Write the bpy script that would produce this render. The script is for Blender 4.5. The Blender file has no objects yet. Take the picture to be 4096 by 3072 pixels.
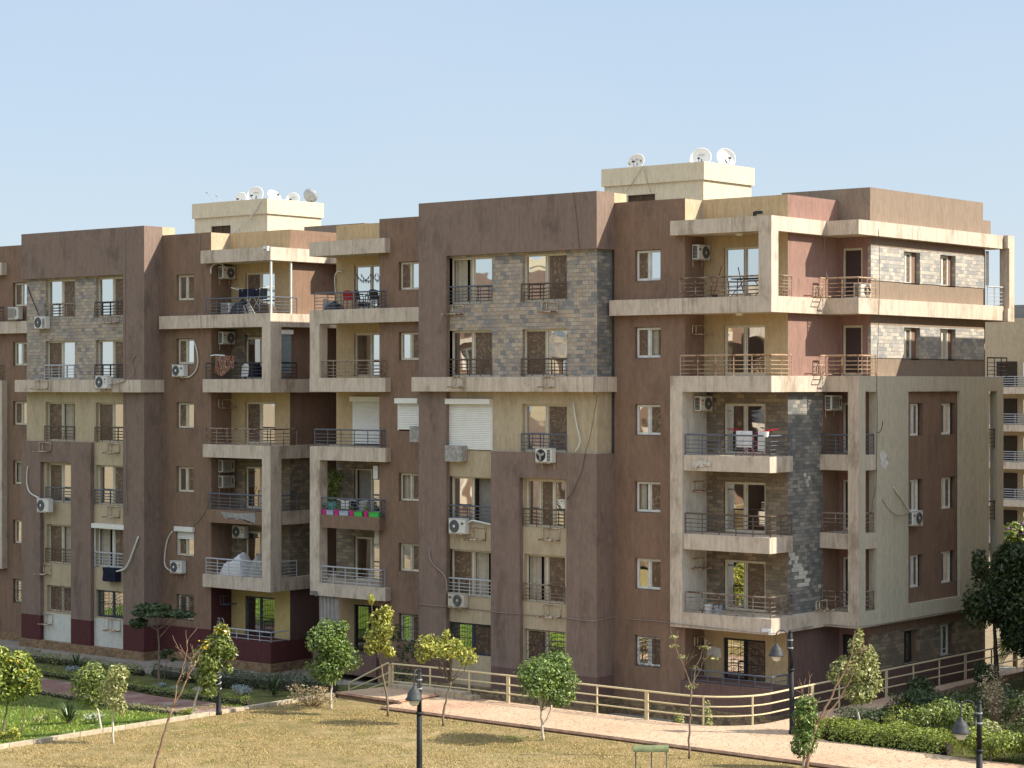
import bpy, math, random
from mathutils import Vector, Matrix, noise
R = math.radians
rnd = random.Random(7)
S = bpy.context.scene
COL = S.collection

# ------------------------------------------------------------------ camera
cam_d = bpy.data.cameras.new('camera')
cam = bpy.data.objects.new('camera', cam_d); COL.objects.link(cam)
cam_d.sensor_width = 36.0
cam_d.lens = 2161.0 / 1024.0 * 36.0
cam_d.clip_start = 0.5; cam_d.clip_end = 6000
cam.location = (51.519, -67.25, 13.0)
cam.rotation_euler = (R(90), 0, R(39.7))
S.camera = cam

# ------------------------------------------------------------------ light
SUN = Vector((0.868, 0.496, 0.806)).normalized()
w = bpy.data.worlds.new('World'); S.world = w; w.use_nodes = True
nt = w.node_tree; bg = nt.nodes['Background']
sky = nt.nodes.new('ShaderNodeTexSky'); sky.sky_type = 'NISHITA'
sky.sun_disc = False
sky.sun_elevation = math.asin(SUN.z)
sky.sun_rotation = math.atan2(SUN.x, SUN.y)
sky.altitude = 60; sky.air_density = 1.0; sky.dust_density = 0.6; sky.ozone_density = 4.0
tcw = nt.nodes.new('ShaderNodeTexCoord'); spw = nt.nodes.new('ShaderNodeSeparateXYZ')
nt.links.new(tcw.outputs['Generated'], spw.inputs[0])
rw = nt.nodes.new('ShaderNodeValToRGB'); nt.links.new(spw.outputs['Z'], rw.inputs[0])
rw.color_ramp.elements[0].position = 0.0; rw.color_ramp.elements[0].color = (1.93, 2.18, 2.40, 1)
rw.color_ramp.elements[1].position = 0.20; rw.color_ramp.elements[1].color = (1.62, 2.02, 2.52, 1)
ez = rw.color_ramp.elements.new(0.95); ez.color = (4.0, 4.6, 5.4, 1)
em = rw.color_ramp.elements.new(0.42); em.color = (3.5, 4.0, 4.5, 1)
cl = nt.nodes.new('ShaderNodeTexNoise'); cl.inputs['Scale'].default_value = 2.4; cl.inputs['Detail'].default_value = 6; cl.inputs['Roughness'].default_value = .55
cmap = nt.nodes.new('ShaderNodeMapping'); cmap.inputs['Scale'].default_value = (1, 1, 3.2); nt.links.new(tcw.outputs['Generated'], cmap.inputs[0]); nt.links.new(cmap.outputs[0], cl.inputs['Vector'])
cr = nt.nodes.new('ShaderNodeValToRGB'); nt.links.new(cl.outputs['Fac'], cr.inputs[0])
cr.color_ramp.elements[0].position = .42; cr.color_ramp.elements[0].color = (0, 0, 0, 1); cr.color_ramp.elements[1].position = .78; cr.color_ramp.elements[1].color = (.5, .5, .5, 1)
mc = nt.nodes.new('ShaderNodeMix'); mc.data_type = 'RGBA'; nt.links.new(cr.outputs[0], mc.inputs['Factor']); nt.links.new(rw.outputs[0], mc.inputs['A']); mc.inputs['B'].default_value = (2.15, 2.32, 2.5, 1)
mw = nt.nodes.new('ShaderNodeMix'); mw.data_type = 'RGBA'; mw.inputs['Factor'].default_value = 0.88
nt.links.new(sky.outputs[0], mw.inputs['A']); nt.links.new(mc.outputs['Result'], mw.inputs['B'])
nt.links.new(mw.outputs['Result'], bg.inputs[0]); bg.inputs[1].default_value = 0.145
sun_d = bpy.data.lights.new('sun', 'SUN'); sun_d.energy = 3.85; sun_d.angle = R(0.5)
sun_d.color = (1.0, 0.93, 0.80)
sun = bpy.data.objects.new('sun', sun_d); COL.objects.link(sun)
sun.rotation_euler = SUN.to_track_quat('Z', 'Y').to_euler()
sun.location = (60, 30, 60)
S.view_settings.view_transform = 'Standard'; S.view_settings.look = 'None'
S.view_settings.exposure = 1.1; S.view_settings.gamma = 1.0
S.view_settings.use_curve_mapping = False
S.render.engine = 'CYCLES'
S.cycles.max_bounces = 8; S.cycles.diffuse_bounces = 3; S.cycles.glossy_bounces = 5
S.cycles.transparent_max_bounces = 6

# ------------------------------------------------------------------ mesh helpers
class MB:
    def __init__(s): s.v = []; s.f = []; s.uv = []; s.mi = []; s.m = 0
    def quad(s, pts, uvs=None):
        n = len(s.v); pts = [Vector(p) for p in pts]
        s.v += [tuple(p) for p in pts]; s.f.append(tuple(range(n, n + len(pts))))
        if uvs is None:
            nn = (pts[1] - pts[0]).cross(pts[2] - pts[0])
            a = [abs(c) for c in nn]
            if a[2] >= a[0] and a[2] >= a[1]: uvs = [(p.x, p.y) for p in pts]
            elif a[1] >= a[0]: uvs = [(p.x, p.z) for p in pts]
            else: uvs = [(p.y, p.z) for p in pts]
        s.uv += uvs; s.mi.append(s.m)
    def box(s, x0, x1, y0, y1, z0, z1):
        if x0 > x1: x0, x1 = x1, x0
        a = [(x0,y0,z0),(x1,y0,z0),(x1,y1,z0),(x0,y1,z0),(x0,y0,z1),(x1,y0,z1),(x1,y1,z1),(x0,y1,z1)]
        for q in ((3,2,1,0),(4,5,6,7),(0,1,5,4),(1,2,6,5),(2,3,7,6),(3,0,4,7)):
            s.quad([a[i] for i in q])
    def obox(s, c, size, M=None):
        n = len(s.v); x, y, z = [k / 2 for k in size]; c = Vector(c)
        a = [(-x,-y,-z),(x,-y,-z),(x,y,-z),(-x,y,-z),(-x,-y,z),(x,-y,z),(x,y,z),(-x,y,z)]
        a = [c + (M @ Vector(p) if M else Vector(p)) for p in a]
        for q in ((3,2,1,0),(4,5,6,7),(0,1,5,4),(1,2,6,5),(2,3,7,6),(3,0,4,7)):
            s.quad([a[i] for i in q])
    def prism(s, poly, z0, z1):
        ar = sum(poly[i][0]*poly[(i+1) % len(poly)][1] - poly[(i+1) % len(poly)][0]*poly[i][1] for i in range(len(poly)))
        if ar < 0: poly = poly[::-1]
        s.quad([(x, y, z1) for x, y in poly], [(x, y) for x, y in poly])
        s.quad([(x, y, z0) for x, y in poly[::-1]], [(x, y) for x, y in poly[::-1]])
        for i in range(len(poly)):
            (x0, y0), (x1, y1) = poly[i], poly[(i+1) % len(poly)]
            s.quad([(x0,y0,z0),(x1,y1,z0),(x1,y1,z1),(x0,y0,z1)])
    def tube(s, path, r, n=6, cap=True):
        path = [Vector(p) for p in path]; k = len(path)
        rs = r if isinstance(r, (list, tuple)) else [r] * k
        base = len(s.v); up = None
        for i, p in enumerate(path):
            t = (path[min(i+1, k-1)] - path[max(i-1, 0)])
            t = t.normalized() if t.length > 1e-9 else Vector((0,0,1))
            if up is None:
                up = Vector((0,0,1)) if abs(t.z) < .9 else Vector((1,0,0))
            a = (up - t * up.dot(t))
            a = a.normalized() if a.length > 1e-6 else t.orthogonal().normalized()
            up = a; b = t.cross(a)
            for j in range(n):
                th = 2 * math.pi * j / n
                s.v.append(tuple(p + (a * math.cos(th) + b * math.sin(th)) * rs[i]))
        for i in range(k - 1):
            for j in range(n):
                A = base + i*n + j; B = base + i*n + (j+1) % n
                s.f.append((A, B, B + n, A + n)); s.mi.append(s.m)
                s.uv += [(j/n, i), ((j+1)/n, i), ((j+1)/n, i+1), (j/n, i+1)]
        if cap:
            for i, rev in ((0, True), (k-1, False)):
                idx = [base + i*n + j for j in range(n)]
                if rev: idx = idx[::-1]
                s.f.append(tuple(idx)); s.mi.append(s.m); s.uv += [(0, 0)] * n
    def lathe(s, prof, c=(0,0,0), n=14, M=None):
        base = len(s.v); c = Vector(c)
        for r, z in prof:
            for j in range(n):
                th = 2*math.pi*j/n
                p = Vector((r*math.cos(th), r*math.sin(th), z))
                s.v.append(tuple(c + (M @ p if M else p)))
        for i in range(len(prof)-1):
            for j in range(n):
                A = base+i*n+j; B = base+i*n+(j+1) % n
                s.f.append((A, B, B+n, A+n)); s.mi.append(s.m)
                s.uv += [(j/n, i), ((j+1)/n, i), ((j+1)/n, i+1), (j/n, i+1)]
    def facade(s, fn, u0, u1, z0, z1, ops=(), depth=.2, cap=True):
        """wall sheet with openings; fn(u, d, z)->xyz, d = depth into the wall"""
        ops = [(max(a,u0), min(b,u1), max(c,z0), min(d,z1)) for a,b,c,d in ops if a < u1 and b > u0 and c < z1 and d > z0]
        us = sorted({round(x,4) for x in [u0,u1] + [o[0] for o in ops] + [o[1] for o in ops]})
        zs = sorted({round(x,4) for x in [z0,z1] + [o[2] for o in ops] + [o[3] for o in ops]})
        for i in range(len(us)-1):
            for j in range(len(zs)-1):
                uc = (us[i]+us[i+1])/2; zc = (zs[j]+zs[j+1])/2
                if any(a < uc < b and c < zc < d for a,b,c,d in ops): continue
                s.quad([fn(us[i],0,zs[j]), fn(us[i+1],0,zs[j]), fn(us[i+1],0,zs[j+1]), fn(us[i],0,zs[j+1])])
        for a,b,c,d in ops:
            s.quad([fn(a,0,c), fn(a,0,d), fn(a,depth,d), fn(a,depth,c)])
            s.quad([fn(b,0,c), fn(b,depth,c), fn(b,depth,d), fn(b,0,d)])
            s.quad([fn(a,0,d), fn(b,0,d), fn(b,depth,d), fn(a,depth,d)])
            s.quad([fn(a,0,c), fn(a,depth,c), fn(b,depth,c), fn(b,0,c)])
    def data(s, name, mats, smooth=False):
        me = bpy.data.meshes.new(name); me.from_pydata(s.v, [], s.f)
        ul = me.uv_layers.new(name='UVMap')
        flat = [c for u in s.uv for c in u]
        ul.data.foreach_set('uv', flat)
        for m in (mats if isinstance(mats, (list, tuple)) else [mats]): me.materials.append(m)
        if len(set(s.mi)) > 1: me.polygons.foreach_set('material_index', s.mi)
        if smooth: me.polygons.foreach_set('use_smooth', [True]*len(me.polygons))
        me.update()
        return me

def link(name, me, parent=None, loc=(0,0,0), rz=0):
    o = bpy.data.objects.new(name, me); COL.objects.link(o)
    o.location = loc
    if isinstance(rz, (tuple, list)): o.rotation_euler = rz
    else: o.rotation_euler = (0, 0, rz)
    if parent: o.parent = parent
    return o
def obj(name, mb, mats, parent=None, loc=(0,0,0), rz=0, smooth=False):
    if not mb.f: return None
    return link(name, mb.data(name, mats, smooth), parent, loc, rz)
def split_obj(name, mb, mats, parent):
    """one object per separate piece of the mesh"""
    par = list(range(len(mb.f)))
    def find(i):
        while par[i] != i: par[i] = par[par[i]]; i = par[i]
        return i
    seen = {}
    for i, f in enumerate(mb.f):
        for v in f:
            k = tuple(round(c, 3) for c in mb.v[v])
            if k in seen: par[find(i)] = find(seen[k])
            else: seen[k] = i
    groups = {}; uo = 0; offs = []
    for i, f in enumerate(mb.f): offs.append(uo); uo += len(f); groups.setdefault(find(i), []).append(i)
    out = []
    for g in groups.values():
        m = MB()
        for i in g:
            f = mb.f[i]; m.quad([mb.v[v] for v in f], mb.uv[offs[i]:offs[i]+len(f)])
        out.append(obj(name, m, mats, parent))
    return out
def tag(o, label=None, cat=None, group=None, kind=None):
    if label: o['label'] = label
    if cat: o['category'] = cat
    if group: o['group'] = group
    if kind: o['kind'] = kind
    return o
def thing(name, label, cat, loc=(0,0,0), rz=0, group=None):
    o = link(name, None, None, loc, rz); o.empty_display_size = .3
    return tag(o, label, cat, group)
def struct(name, mb, mats, smooth=False):
    return tag(obj(name, mb, mats, smooth=smooth), kind='structure')

# ------------------------------------------------------------------ materials
def lin(r, g, b):
    f = lambda c: (c/255/12.92) if c/255 <= .04045 else ((c/255+.055)/1.055)**2.4
    return (f(r), f(g), f(b), 1)
def newmat(name, rough=.8, spec=.3, metal=0):
    m = bpy.data.materials.new(name); m.use_nodes = True
    n = m.node_tree; b = n.nodes['Principled BSDF']
    b.inputs['Roughness'].default_value = rough; b.inputs['Metallic'].default_value = metal
    b.inputs['Specular IOR Level'].default_value = spec
    return m, n, b
def N(n, t, **kw):
    x = n.nodes.new(t)
    for k, v in kw.items(): setattr(x, k, v)
    return x
def coords(n, scale=(1,1,1), kind='Object'):
    tc = N(n, 'ShaderNodeTexCoord'); mp = N(n, 'ShaderNodeMapping')
    mp.inputs['Scale'].default_value = scale
    n.links.new(tc.outputs[kind], mp.inputs[0]); return mp.outputs[0]
def noisetex(n, vec, scale, detail=4, rough=.6):
    t = N(n, 'ShaderNodeTexNoise'); t.inputs['Scale'].default_value = scale
    t.inputs['Detail'].default_value = detail; t.inputs['Roughness'].default_value = rough
    n.links.new(vec, t.inputs['Vector']); return t.outputs['Fac']
def ramp(n, fac, stops, mode='LINEAR'):
    r = N(n, 'ShaderNodeValToRGB'); r.color_ramp.interpolation = mode; e = r.color_ramp.elements
    while len(e) < len(stops): e.new(.5)
    for k, (p, c) in enumerate(stops):
        e[k].position = p; e[k].color = c if len(c) == 4 else (*c, 1)
    n.links.new(fac, r.inputs[0]); return r.outputs[0]
def mix(n, fac, a, b, mode='MIX'):
    m = N(n, 'ShaderNodeMix', data_type='RGBA', blend_type=mode)
    for sock, v in ((m.inputs['Factor'], fac), (m.inputs['A'], a), (m.inputs['B'], b)):
        if hasattr(v, 'is_output'): n.links.new(v, sock)
        else: sock.default_value = v
    return m.outputs['Result']
def bump(n, b, h, strength=.3, dist=.02):
    x = N(n, 'ShaderNodeBump'); x.inputs['Strength'].default_value = strength; x.inputs['Distance'].default_value = dist
    n.links.new(h, x.inputs['Height']); n.links.new(x.outputs[0], b.inputs['Normal'])
def mul(c, k): return (c[0]*k, c[1]*k, c[2]*k, 1)

def stucco(name, c, var=.22, streak=.5, stain=(.16,.11,.07,1), stain_amt=.0, drip=.35, sill=17.02):
    m, n, b = newmat(name, .88, .2)
    v = coords(n)
    big = noisetex(n, v, .35, 5); mid = noisetex(n, v, 2.2, 5, .65)
    st = noisetex(n, coords(n, (2.6, 2.6, .16)), 1.0, 6, .65)
    fine = noisetex(n, coords(n, (9, 9, 2.4)), 1.0, 4, .75)
    col = ramp(n, big, [(.3, mul(c, 1-var)), (.7, mul(c, 1+var))])
    col = mix(n, .55, col, ramp(n, mid, [(.3, mul(c, 1-var*.8)), (.72, mul(c, 1+var*.8))]))
    col = mix(n, streak, col, ramp(n, st, [(.32, mul(c, .70)), (.5, c), (.72, mul(c, 1.18))]), 'MIX')
    col = mix(n, .42, col, ramp(n, fine, [(.3, mul(c, .62)), (.7, mul(c, 1.36))]))
    if stain_amt:
        s2 = noisetex(n, coords(n, (1.1, 1.1, .5)), 1.0, 6, .7)
        msk = ramp(n, s2, [(.52, (0,0,0)), (.66, (stain_amt,)*3)])
        col = mix(n, msk, col, stain)
        s3 = noisetex(n, coords(n, (7, 7, .35)), 1.0, 4, .6)
        msk2 = ramp(n, s3, [(.56, (0,0,0)), (.7, (stain_amt*.7,)*3)])
        col = mix(n, msk2, col, mul(stain, 1.3))
    tc = N(n, 'ShaderNodeTexCoord'); sp = N(n, 'ShaderNodeSeparateXYZ'); n.links.new(tc.outputs['Object'], sp.inputs[0])
    e = N(n, 'ShaderNodeMath', operation='MULTIPLY_ADD'); e.inputs[1].default_value = -1/3.02; e.inputs[2].default_value = sill/3.02; n.links.new(sp.outputs['Z'], e.inputs[0])
    fr_ = N(n, 'ShaderNodeMath', operation='FRACT'); n.links.new(e.outputs[0], fr_.inputs[0])
    fade = ramp(n, fr_.outputs[0], [(0, (1,1,1)), (.06, (.8,.8,.8)), (.34, (0,0,0))])
    dn = ramp(n, noisetex(n, coords(n, (4.5, 4.5, .12)), 1.0, 4, .6), [(.5, (0,0,0)), (.68, (drip,)*3)])
    dm = N(n, 'ShaderNodeMix', data_type='RGBA', blend_type='MULTIPLY'); dm.inputs['Factor'].default_value = 1; n.links.new(fade, dm.inputs['A']); n.links.new(dn, dm.inputs['B'])
    col = mix(n, dm.outputs['Result'], col, mul(c, .5))
    spots = ramp(n, noisetex(n, coords(n, (1.3, 1.3, 1.0)), 1.0, 7, .75), [(.64, (0,0,0)), (.70, (.45,.45,.45))])
    col = mix(n, spots, col, mul(c, 1.28))
    n.links.new(col, b.inputs['Base Color'])
    bump(n, b, noisetex(n, coords(n, (30, 30, 7)), 1.0, 3, .7), .5, .012)
    return m
def stone(name, tones, bw=.36, bh=.145, mortar=(.10,.09,.08,1), bumpd=.03):
    m, n, b = newmat(name, .8, .3)
    v = coords(n, (1,1,1), 'UV')
    def brick(off, w, h):
        t = N(n, 'ShaderNodeTexBrick'); t.offset = .5; t.squash = 1.0
        for k, val in (('Scale', 1), ('Mortar Size', .004), ('Mortar Smooth', .2), ('Bias', 0), ('Brick Width', w*.56), ('Row Height', h*.62)):
            t.inputs[k].default_value = val
        t.inputs['Color1'].default_value = (0,0,0,1); t.inputs['Color2'].default_value = (1,1,1,1)
        t.inputs['Mortar'].default_value = (.5,.5,.5,1)
        mp = N(n, 'ShaderNodeMapping'); mp.inputs['Location'].default_value = off
        n.links.new(v, mp.inputs[0]); n.links.new(mp.outputs[0], t.inputs['Vector']); return t
    t = brick((0,0,0), bw, bh)
    k = len(tones)
    col = ramp(n, t.outputs['Color'], [((i+.0)/k, c) for i, c in enumerate(tones)], 'CONSTANT')
    nz = noisetex(n, coords(n, (1,1,1), 'UV'), 9, 5, .7)
    col = mix(n, .45, col, mix(n, 1.0, col, ramp(n, nz, [(.25, (.45,.42,.40)), (.75, (1.5,1.45,1.35))]), 'MULTIPLY'))
    big = noisetex(n, coords(n, (1,1,1), 'UV'), .6, 4, .6)
    col = mix(n, .5, col, mix(n, 1.0, col, ramp(n, big, [(.3, (.6,.6,.62)), (.7, (1.3,1.25,1.15))]), 'MULTIPLY'))
    col = mix(n, t.outputs['Fac'], col, mortar)
    n.links.new(col, b.inputs['Base Color'])
    mm = N(n, 'ShaderNodeMath', operation='MULTIPLY_ADD'); mm.inputs[1].default_value = -1.0
    n.links.new(t.outputs['Fac'], mm.inputs[0])
    ad = N(n, 'ShaderNodeMath', operation='MULTIPLY_ADD'); ad.inputs[1].default_value = .9
    n.links.new(nz, ad.inputs[0]); n.links.new(t.outputs['Color'], ad.inputs[2]); n.links.new(ad.outputs[0], mm.inputs[2])
    bump(n, b, mm.outputs[0], .7, bumpd)
    return m
def plain(name, c, rough=.6, spec=.4, metal=0, var=.12, scale=4):
    m, n, b = newmat(name, rough, spec, metal)
    f = noisetex(n, coords(n), scale, 4)
    n.links.new(ramp(n, f, [(.3, mul(c, 1-var)), (.7, mul(c, 1+var))]), b.inputs['Base Color'])
    return m
def rusty(name, c, rust=(.13,.055,.025,1), amt=.5):
    m, n, b = newmat(name, .6, .4)
    f = noisetex(n, coords(n), 6, 5, .7)
    g = noisetex(n, coords(n), 1.7, 3, .6)
    ad = N(n, 'ShaderNodeMath', operation='MULTIPLY'); n.links.new(f, ad.inputs[0]); n.links.new(g, ad.inputs[1])
    k = .38 - .26*amt
    n.links.new(ramp(n, ad.outputs[0], [(k, c), (k+.07, rust)]), b.inputs['Base Color'])
    return m
def glassmat(name, tint, rough=.015, wav=.06):
    m, n, b = newmat(name, rough, .5, 1.0)
    b.inputs['Base Color'].default_value = tint
    oi = N(n, 'ShaderNodeObjectInfo'); v = coords(n)
    ad = N(n, 'ShaderNodeVectorMath', operation='ADD'); n.links.new(v, ad.inputs[0])
    sc = N(n, 'ShaderNodeMath', operation='MULTIPLY'); sc.inputs[1].default_value = 37
    n.links.new(oi.outputs['Random'], sc.inputs[0]); n.links.new(sc.outputs[0], ad.inputs[1])
    f = noisetex(n, ad.outputs[0], .9, 1, .4)
    bump(n, b, f, wav, .1)
    return m

M = {}
M['brown'] = stucco('brown render', (.225,.143,.098,1), .24, .55, (.10,.07,.055,1), .4)
M['tower'] = stucco('dusky brown render', (.224,.159,.126,1), .22, .5, (.08,.06,.05,1), .5)
M['side'] = stucco('rose brown render', (.265,.158,.127,1), .16, .4)
M['tan'] = stucco('tan render', (.245,.183,.135,1), .18, .5, drip=0)
M['beige'] = stucco('ochre render', (.455,.335,.19,1), .16, .45)
M['sand'] = stucco('pale sand render', (.45,.365,.245,1), .16, .5, (.2,.14,.08,1), .25)
M['cream'] = stucco('pale yellow render', (.62,.53,.375,1), .12, .35)
M['slab'] = stucco('sand render', (.56,.465,.37,1), .14, .55, (.15,.095,.05,1), .5, .4, 16.32)
M['pale'] = stucco('pale grey render', (.56,.52,.45,1), .14, .5, (.2,.14,.09,1), .4)
M['frame2'] = stucco('weathered olive render', (.50,.445,.335,1), .14, .5)
M['maroon'] = stucco('maroon paint', (.092,.030,.030,1), .14, .3)
M['lower'] = stucco('dark purple brown render', (.15,.092,.078,1), .16, .35)
M['white_wall'] = stucco('white paint', (.56,.56,.50,1), .1, .3)
M['yellow_wall'] = stucco('cream yellow paint', (.52,.40,.17,1), .1, .3)
M['stone'] = stone('mixed slate cladding', [(.33,.295,.26),(.42,.36,.295),(.37,.31,.255),(.24,.23,.225),(.44,.355,.265),(.39,.325,.285),(.29,.28,.27),(.46,.395,.32)], .52, .26, (.20,.165,.135,1), .05)
M['stone_light'] = stone('pale slate cladding', [(.40,.385,.36),(.47,.435,.385),(.33,.325,.32),(.50,.46,.40),(.37,.345,.32),(.29,.295,.30)], .56, .24, (.26,.24,.21,1), .05)
M['stone_dark'] = stone('dark slate cladding', [(.18,.178,.173),(.22,.215,.205),(.15,.15,.148),(.26,.245,.225),(.20,.195,.185),(.31,.285,.25),(.165,.165,.163)], .62, .235, (.09,.09,.085,1))
M['stone_brown'] = stone('brown slate cladding', [(.20,.165,.12),(.25,.20,.145),(.165,.14,.11),(.29,.235,.165),(.185,.155,.12)], .65, .245, (.09,.075,.06,1))
M['plinth'] = stone('rough ochre plinth stone', [(.24,.155,.085),(.30,.20,.115),(.19,.125,.075),(.26,.18,.11)], .34, .17, (.10,.07,.045,1), .05)
M['plinth2'] = stone('rough dark plinth stone', [(.21,.15,.09),(.27,.195,.115),(.15,.115,.08),(.30,.22,.125)], .3, .2, (.06,.05,.04,1), .05)
M['soffit'] = plain('soffit paint', (.30,.235,.16,1), .9, .2)
M['roofing'] = plain('grey roof screed', (.25,.23,.20,1), .9, .2)
M['alu'] = plain('cream aluminium frame', (.58,.52,.40,1), .45, .5)
M['alu_w'] = plain('white frame', (.66,.65,.60,1), .4, .5)
M['alu_b'] = plain('blue grey frame', (.07,.085,.11,1), .4, .5)
M['alu_d'] = plain('dark frame', (.02,.021,.025,1), .5, .4)
M['glass'] = glassmat('reflective glass', (.70,.71,.70,1), .015, .05)
M['glass2'] = glassmat('bronze glass', (.44,.41,.37,1), .02, .07)
m, n, b = newmat('insect screen mesh', .5, .3)
wv = N(n, 'ShaderNodeTexNoise'); wv.inputs['Scale'].default_value = 1.6; wv.inputs['Detail'].default_value = 1
wv.inputs['Distortion'].default_value = 2.2
oi = N(n, 'ShaderNodeObjectInfo'); ad = N(n, 'ShaderNodeVectorMath', operation='ADD')
sc = N(n, 'ShaderNodeMath', operation='MULTIPLY'); sc.inputs[1].default_value = 53
n.links.new(oi.outputs['Random'], sc.inputs[0]); n.links.new(coords(n), ad.inputs[0]); n.links.new(sc.outputs[0], ad.inputs[1])
n.links.new(ad.outputs[0], wv.inputs['Vector'])
si = N(n, 'ShaderNodeMath', operation='SINE'); sm = N(n, 'ShaderNodeMath', operation='MULTIPLY'); sm.inputs[1].default_value = 26
n.links.new(wv.outputs['Fac'], sm.inputs[0]); n.links.new(sm.outputs[0], si.inputs[0])
n.links.new(ramp(n, si.outputs[0], [(.2, (.125,.078,.048)), (.8, (.15,.098,.062)), (1.0, (.25,.19,.12))]), b.inputs['Base Color'])
M['screen'] = m
M['panel'] = plain('dark brown door panel', (.06,.04,.037,1), .6, .3)
M['dark'] = plain('painted interior shade', (.012,.011,.010,1), .9, .1)  # near-black colour put in for the shade behind a curtain gap
M['dim'] = plain('painted room shade', (.05,.037,.028,1), .9, .1)  # dark colour standing in for the shade of rooms behind openings
M['rail_rust'] = rusty('rusty cream railing paint', (.27,.21,.16,1), (.10,.05,.03,1), .55)
M['rail_blue'] = rusty('blue grey railing paint', (.105,.115,.14,1), (.06,.04,.035,1), .2)
M['rail_white'] = rusty('pale grey railing paint', (.42,.43,.45,1), (.2,.12,.08,1), .15)
M['rail_brown'] = rusty('brown railing paint', (.11,.075,.055,1), (.09,.04,.02,1), .4)
M['rail_black'] = plain('black railing paint', (.025,.027,.032,1), .5, .4)
M['rail_sunlit'] = rusty('sunlit cream railing paint', (.40,.28,.18,1), (.20,.09,.04,1), .45)  # cream railing with sunlight put into its colour, lighter and warmer
M['bracket'] = rusty('rusty bracket', (.50,.41,.29,1), (.16,.06,.025,1), .5)
M['ac'] = plain('off white enamel', (.62,.60,.55,1), .4, .5, 0, .08)
M['ac_old'] = plain('yellowed enamel', (.47,.42,.34,1), .5, .4, 0, .12)
M['grey'] = plain('grey metal', (.16,.16,.16,1), .5, .4)
M['black'] = plain('black plastic', (.018,.018,.02,1), .5, .4)
M['shutter'] = plain('white shutter slats', (.72,.70,.64,1), .5, .4, 0, .05)
M['white'] = plain('white plastic', (.72,.72,.70,1), .4, .5, 0, .05)
M['pipe'] = plain('white pipe wrap', (.62,.60,.54,1), .7, .3, 0, .2, 20)
M['cable'] = plain('dusty cable', (.28,.22,.18,1), .8, .2)
M['cable_d'] = plain('dark cable', (.07,.06,.055,1), .7, .3)
M['wrap'] = plain('grey cloth wrap', (.33,.31,.28,1), .9, .2, 0, .35, 9)
M['navy'] = plain('navy cloth', (.012,.014,.03,1), .9, .2, 0, .3)
M['cloth_w'] = plain('white cloth', (.66,.65,.64,1), .9, .2, 0, .1)
M['cloth_g'] = plain('grey curtain', (.36,.33,.30,1), .9, .2, 0, .15, 3)
M['curtain_c'] = plain('cream curtain', (.40,.35,.27,1), .9, .2, 0, .15, 3)
M['red'] = plain('red plastic', (.32,.012,.02,1), .4, .5)
M['redpole'] = plain('crimson tube', (.36,.015,.04,1), .4, .5)
M['pink'] = plain('pink plastic', (.60,.02,.22,1), .5, .4)
M['green_p'] = plain('green plastic', (.05,.42,.06,1), .5, .4)
M['blue_p'] = plain('pale blue plastic', (.33,.40,.47,1), .5, .4)
M['teal'] = plain('teal cloth', (.10,.32,.28,1), .8, .3)
M['cream_metal'] = rusty('cream painted tube', (.60,.50,.30,1), (.30,.17,.08,1), .08)
M['post_black'] = plain('black lamp enamel', (.016,.016,.018,1), .6, .25, 0, .3)
M['lamp_grey'] = plain('dusty grey lamp shade', (.045,.048,.05,1), .6, .3, 0, .4)
M['lamp_glass'] = plain('frosted lamp glass', (.62,.60,.54,1), .25, .5)
M['dish'] = plain('white dish enamel', (.80,.79,.76,1), .5, .4, 0, .05)
M['dish_rust'] = rusty('peeling dish', (.74,.70,.64,1), (.16,.065,.03,1), .42)
M['dish_grey'] = plain('grey dish back', (.36,.38,.40,1), .5, .4)
M['bench_green'] = plain('worn green paint', (.15,.165,.075,1), .5, .4, 0, .3)
M['wood'] = plain('dark louvre wood', (.10,.06,.035,1), .7, .3)
M['patch'] = plain('bare grey plaster', (.30,.29,.27,1), .9, .2, 0, .2)
M['patch_w'] = plain('white plaster patch', (.62,.60,.55,1), .9, .2, 0, .15)
M['emblem_b'] = plain('blue emblem', (.02,.03,.12,1), .4, .4)
M['emblem_r'] = plain('red emblem', (.35,.01,.03,1), .4, .4)
# striped rug
m, n, b = newmat('striped rug', .9, .1)
v = coords(n, (1, 1, .2), 'Object')
t = noisetex(n, v, 14, 2)
n.links.new(ramp(n, t, [(0, (.05,.02,.02)), (.38, (.25,.03,.03)), (.46, (.4,.35,.28)), (.5, (.06,.10,.05)), (.55, (.35,.12,.03)), (.6, (.03,.03,.08)), (.66, (.3,.25,.2))], 'CONSTANT'), b.inputs['Base Color'])
M['rug'] = m
# foliage
def leafmat(name, dark, light, trans=.22):
    m, n, b = newmat(name, .38, .5)
    tc = N(n, 'ShaderNodeTexCoord'); sp = N(n, 'ShaderNodeSeparateXYZ'); n.links.new(tc.outputs['UV'], sp.inputs[0])
    f = noisetex(n, coords(n), 2.3, 3)
    ad = N(n, 'ShaderNodeMath', operation='MULTIPLY_ADD'); ad.inputs[1].default_value = .6
    n.links.new(sp.outputs[0], ad.inputs[0])
    h = N(n, 'ShaderNodeMath', operation='MULTIPLY'); h.inputs[1].default_value = .5
    n.links.new(f, h.inputs[0]); n.links.new(h.outputs[0], ad.inputs[2])
    col = ramp(n, ad.outputs[0], [(.2, dark), (.75, light)])
    n.links.new(col, b.inputs['Base Color'])
    tr = N(n, 'ShaderNodeBsdfTranslucent'); n.links.new(col, tr.inputs[0])
    ms = N(n, 'ShaderNodeMixShader'); ms.inputs[0].default_value = trans
    out = n.nodes['Material Output']
    n.links.new(b.outputs[0], ms.inputs[1]); n.links.new(tr.outputs[0], ms.inputs[2]); n.links.new(ms.outputs[0], out.inputs[0])
    return m
M['leaf'] = leafmat('mid green leaves', (.035,.07,.014), (.29,.34,.075))
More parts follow.
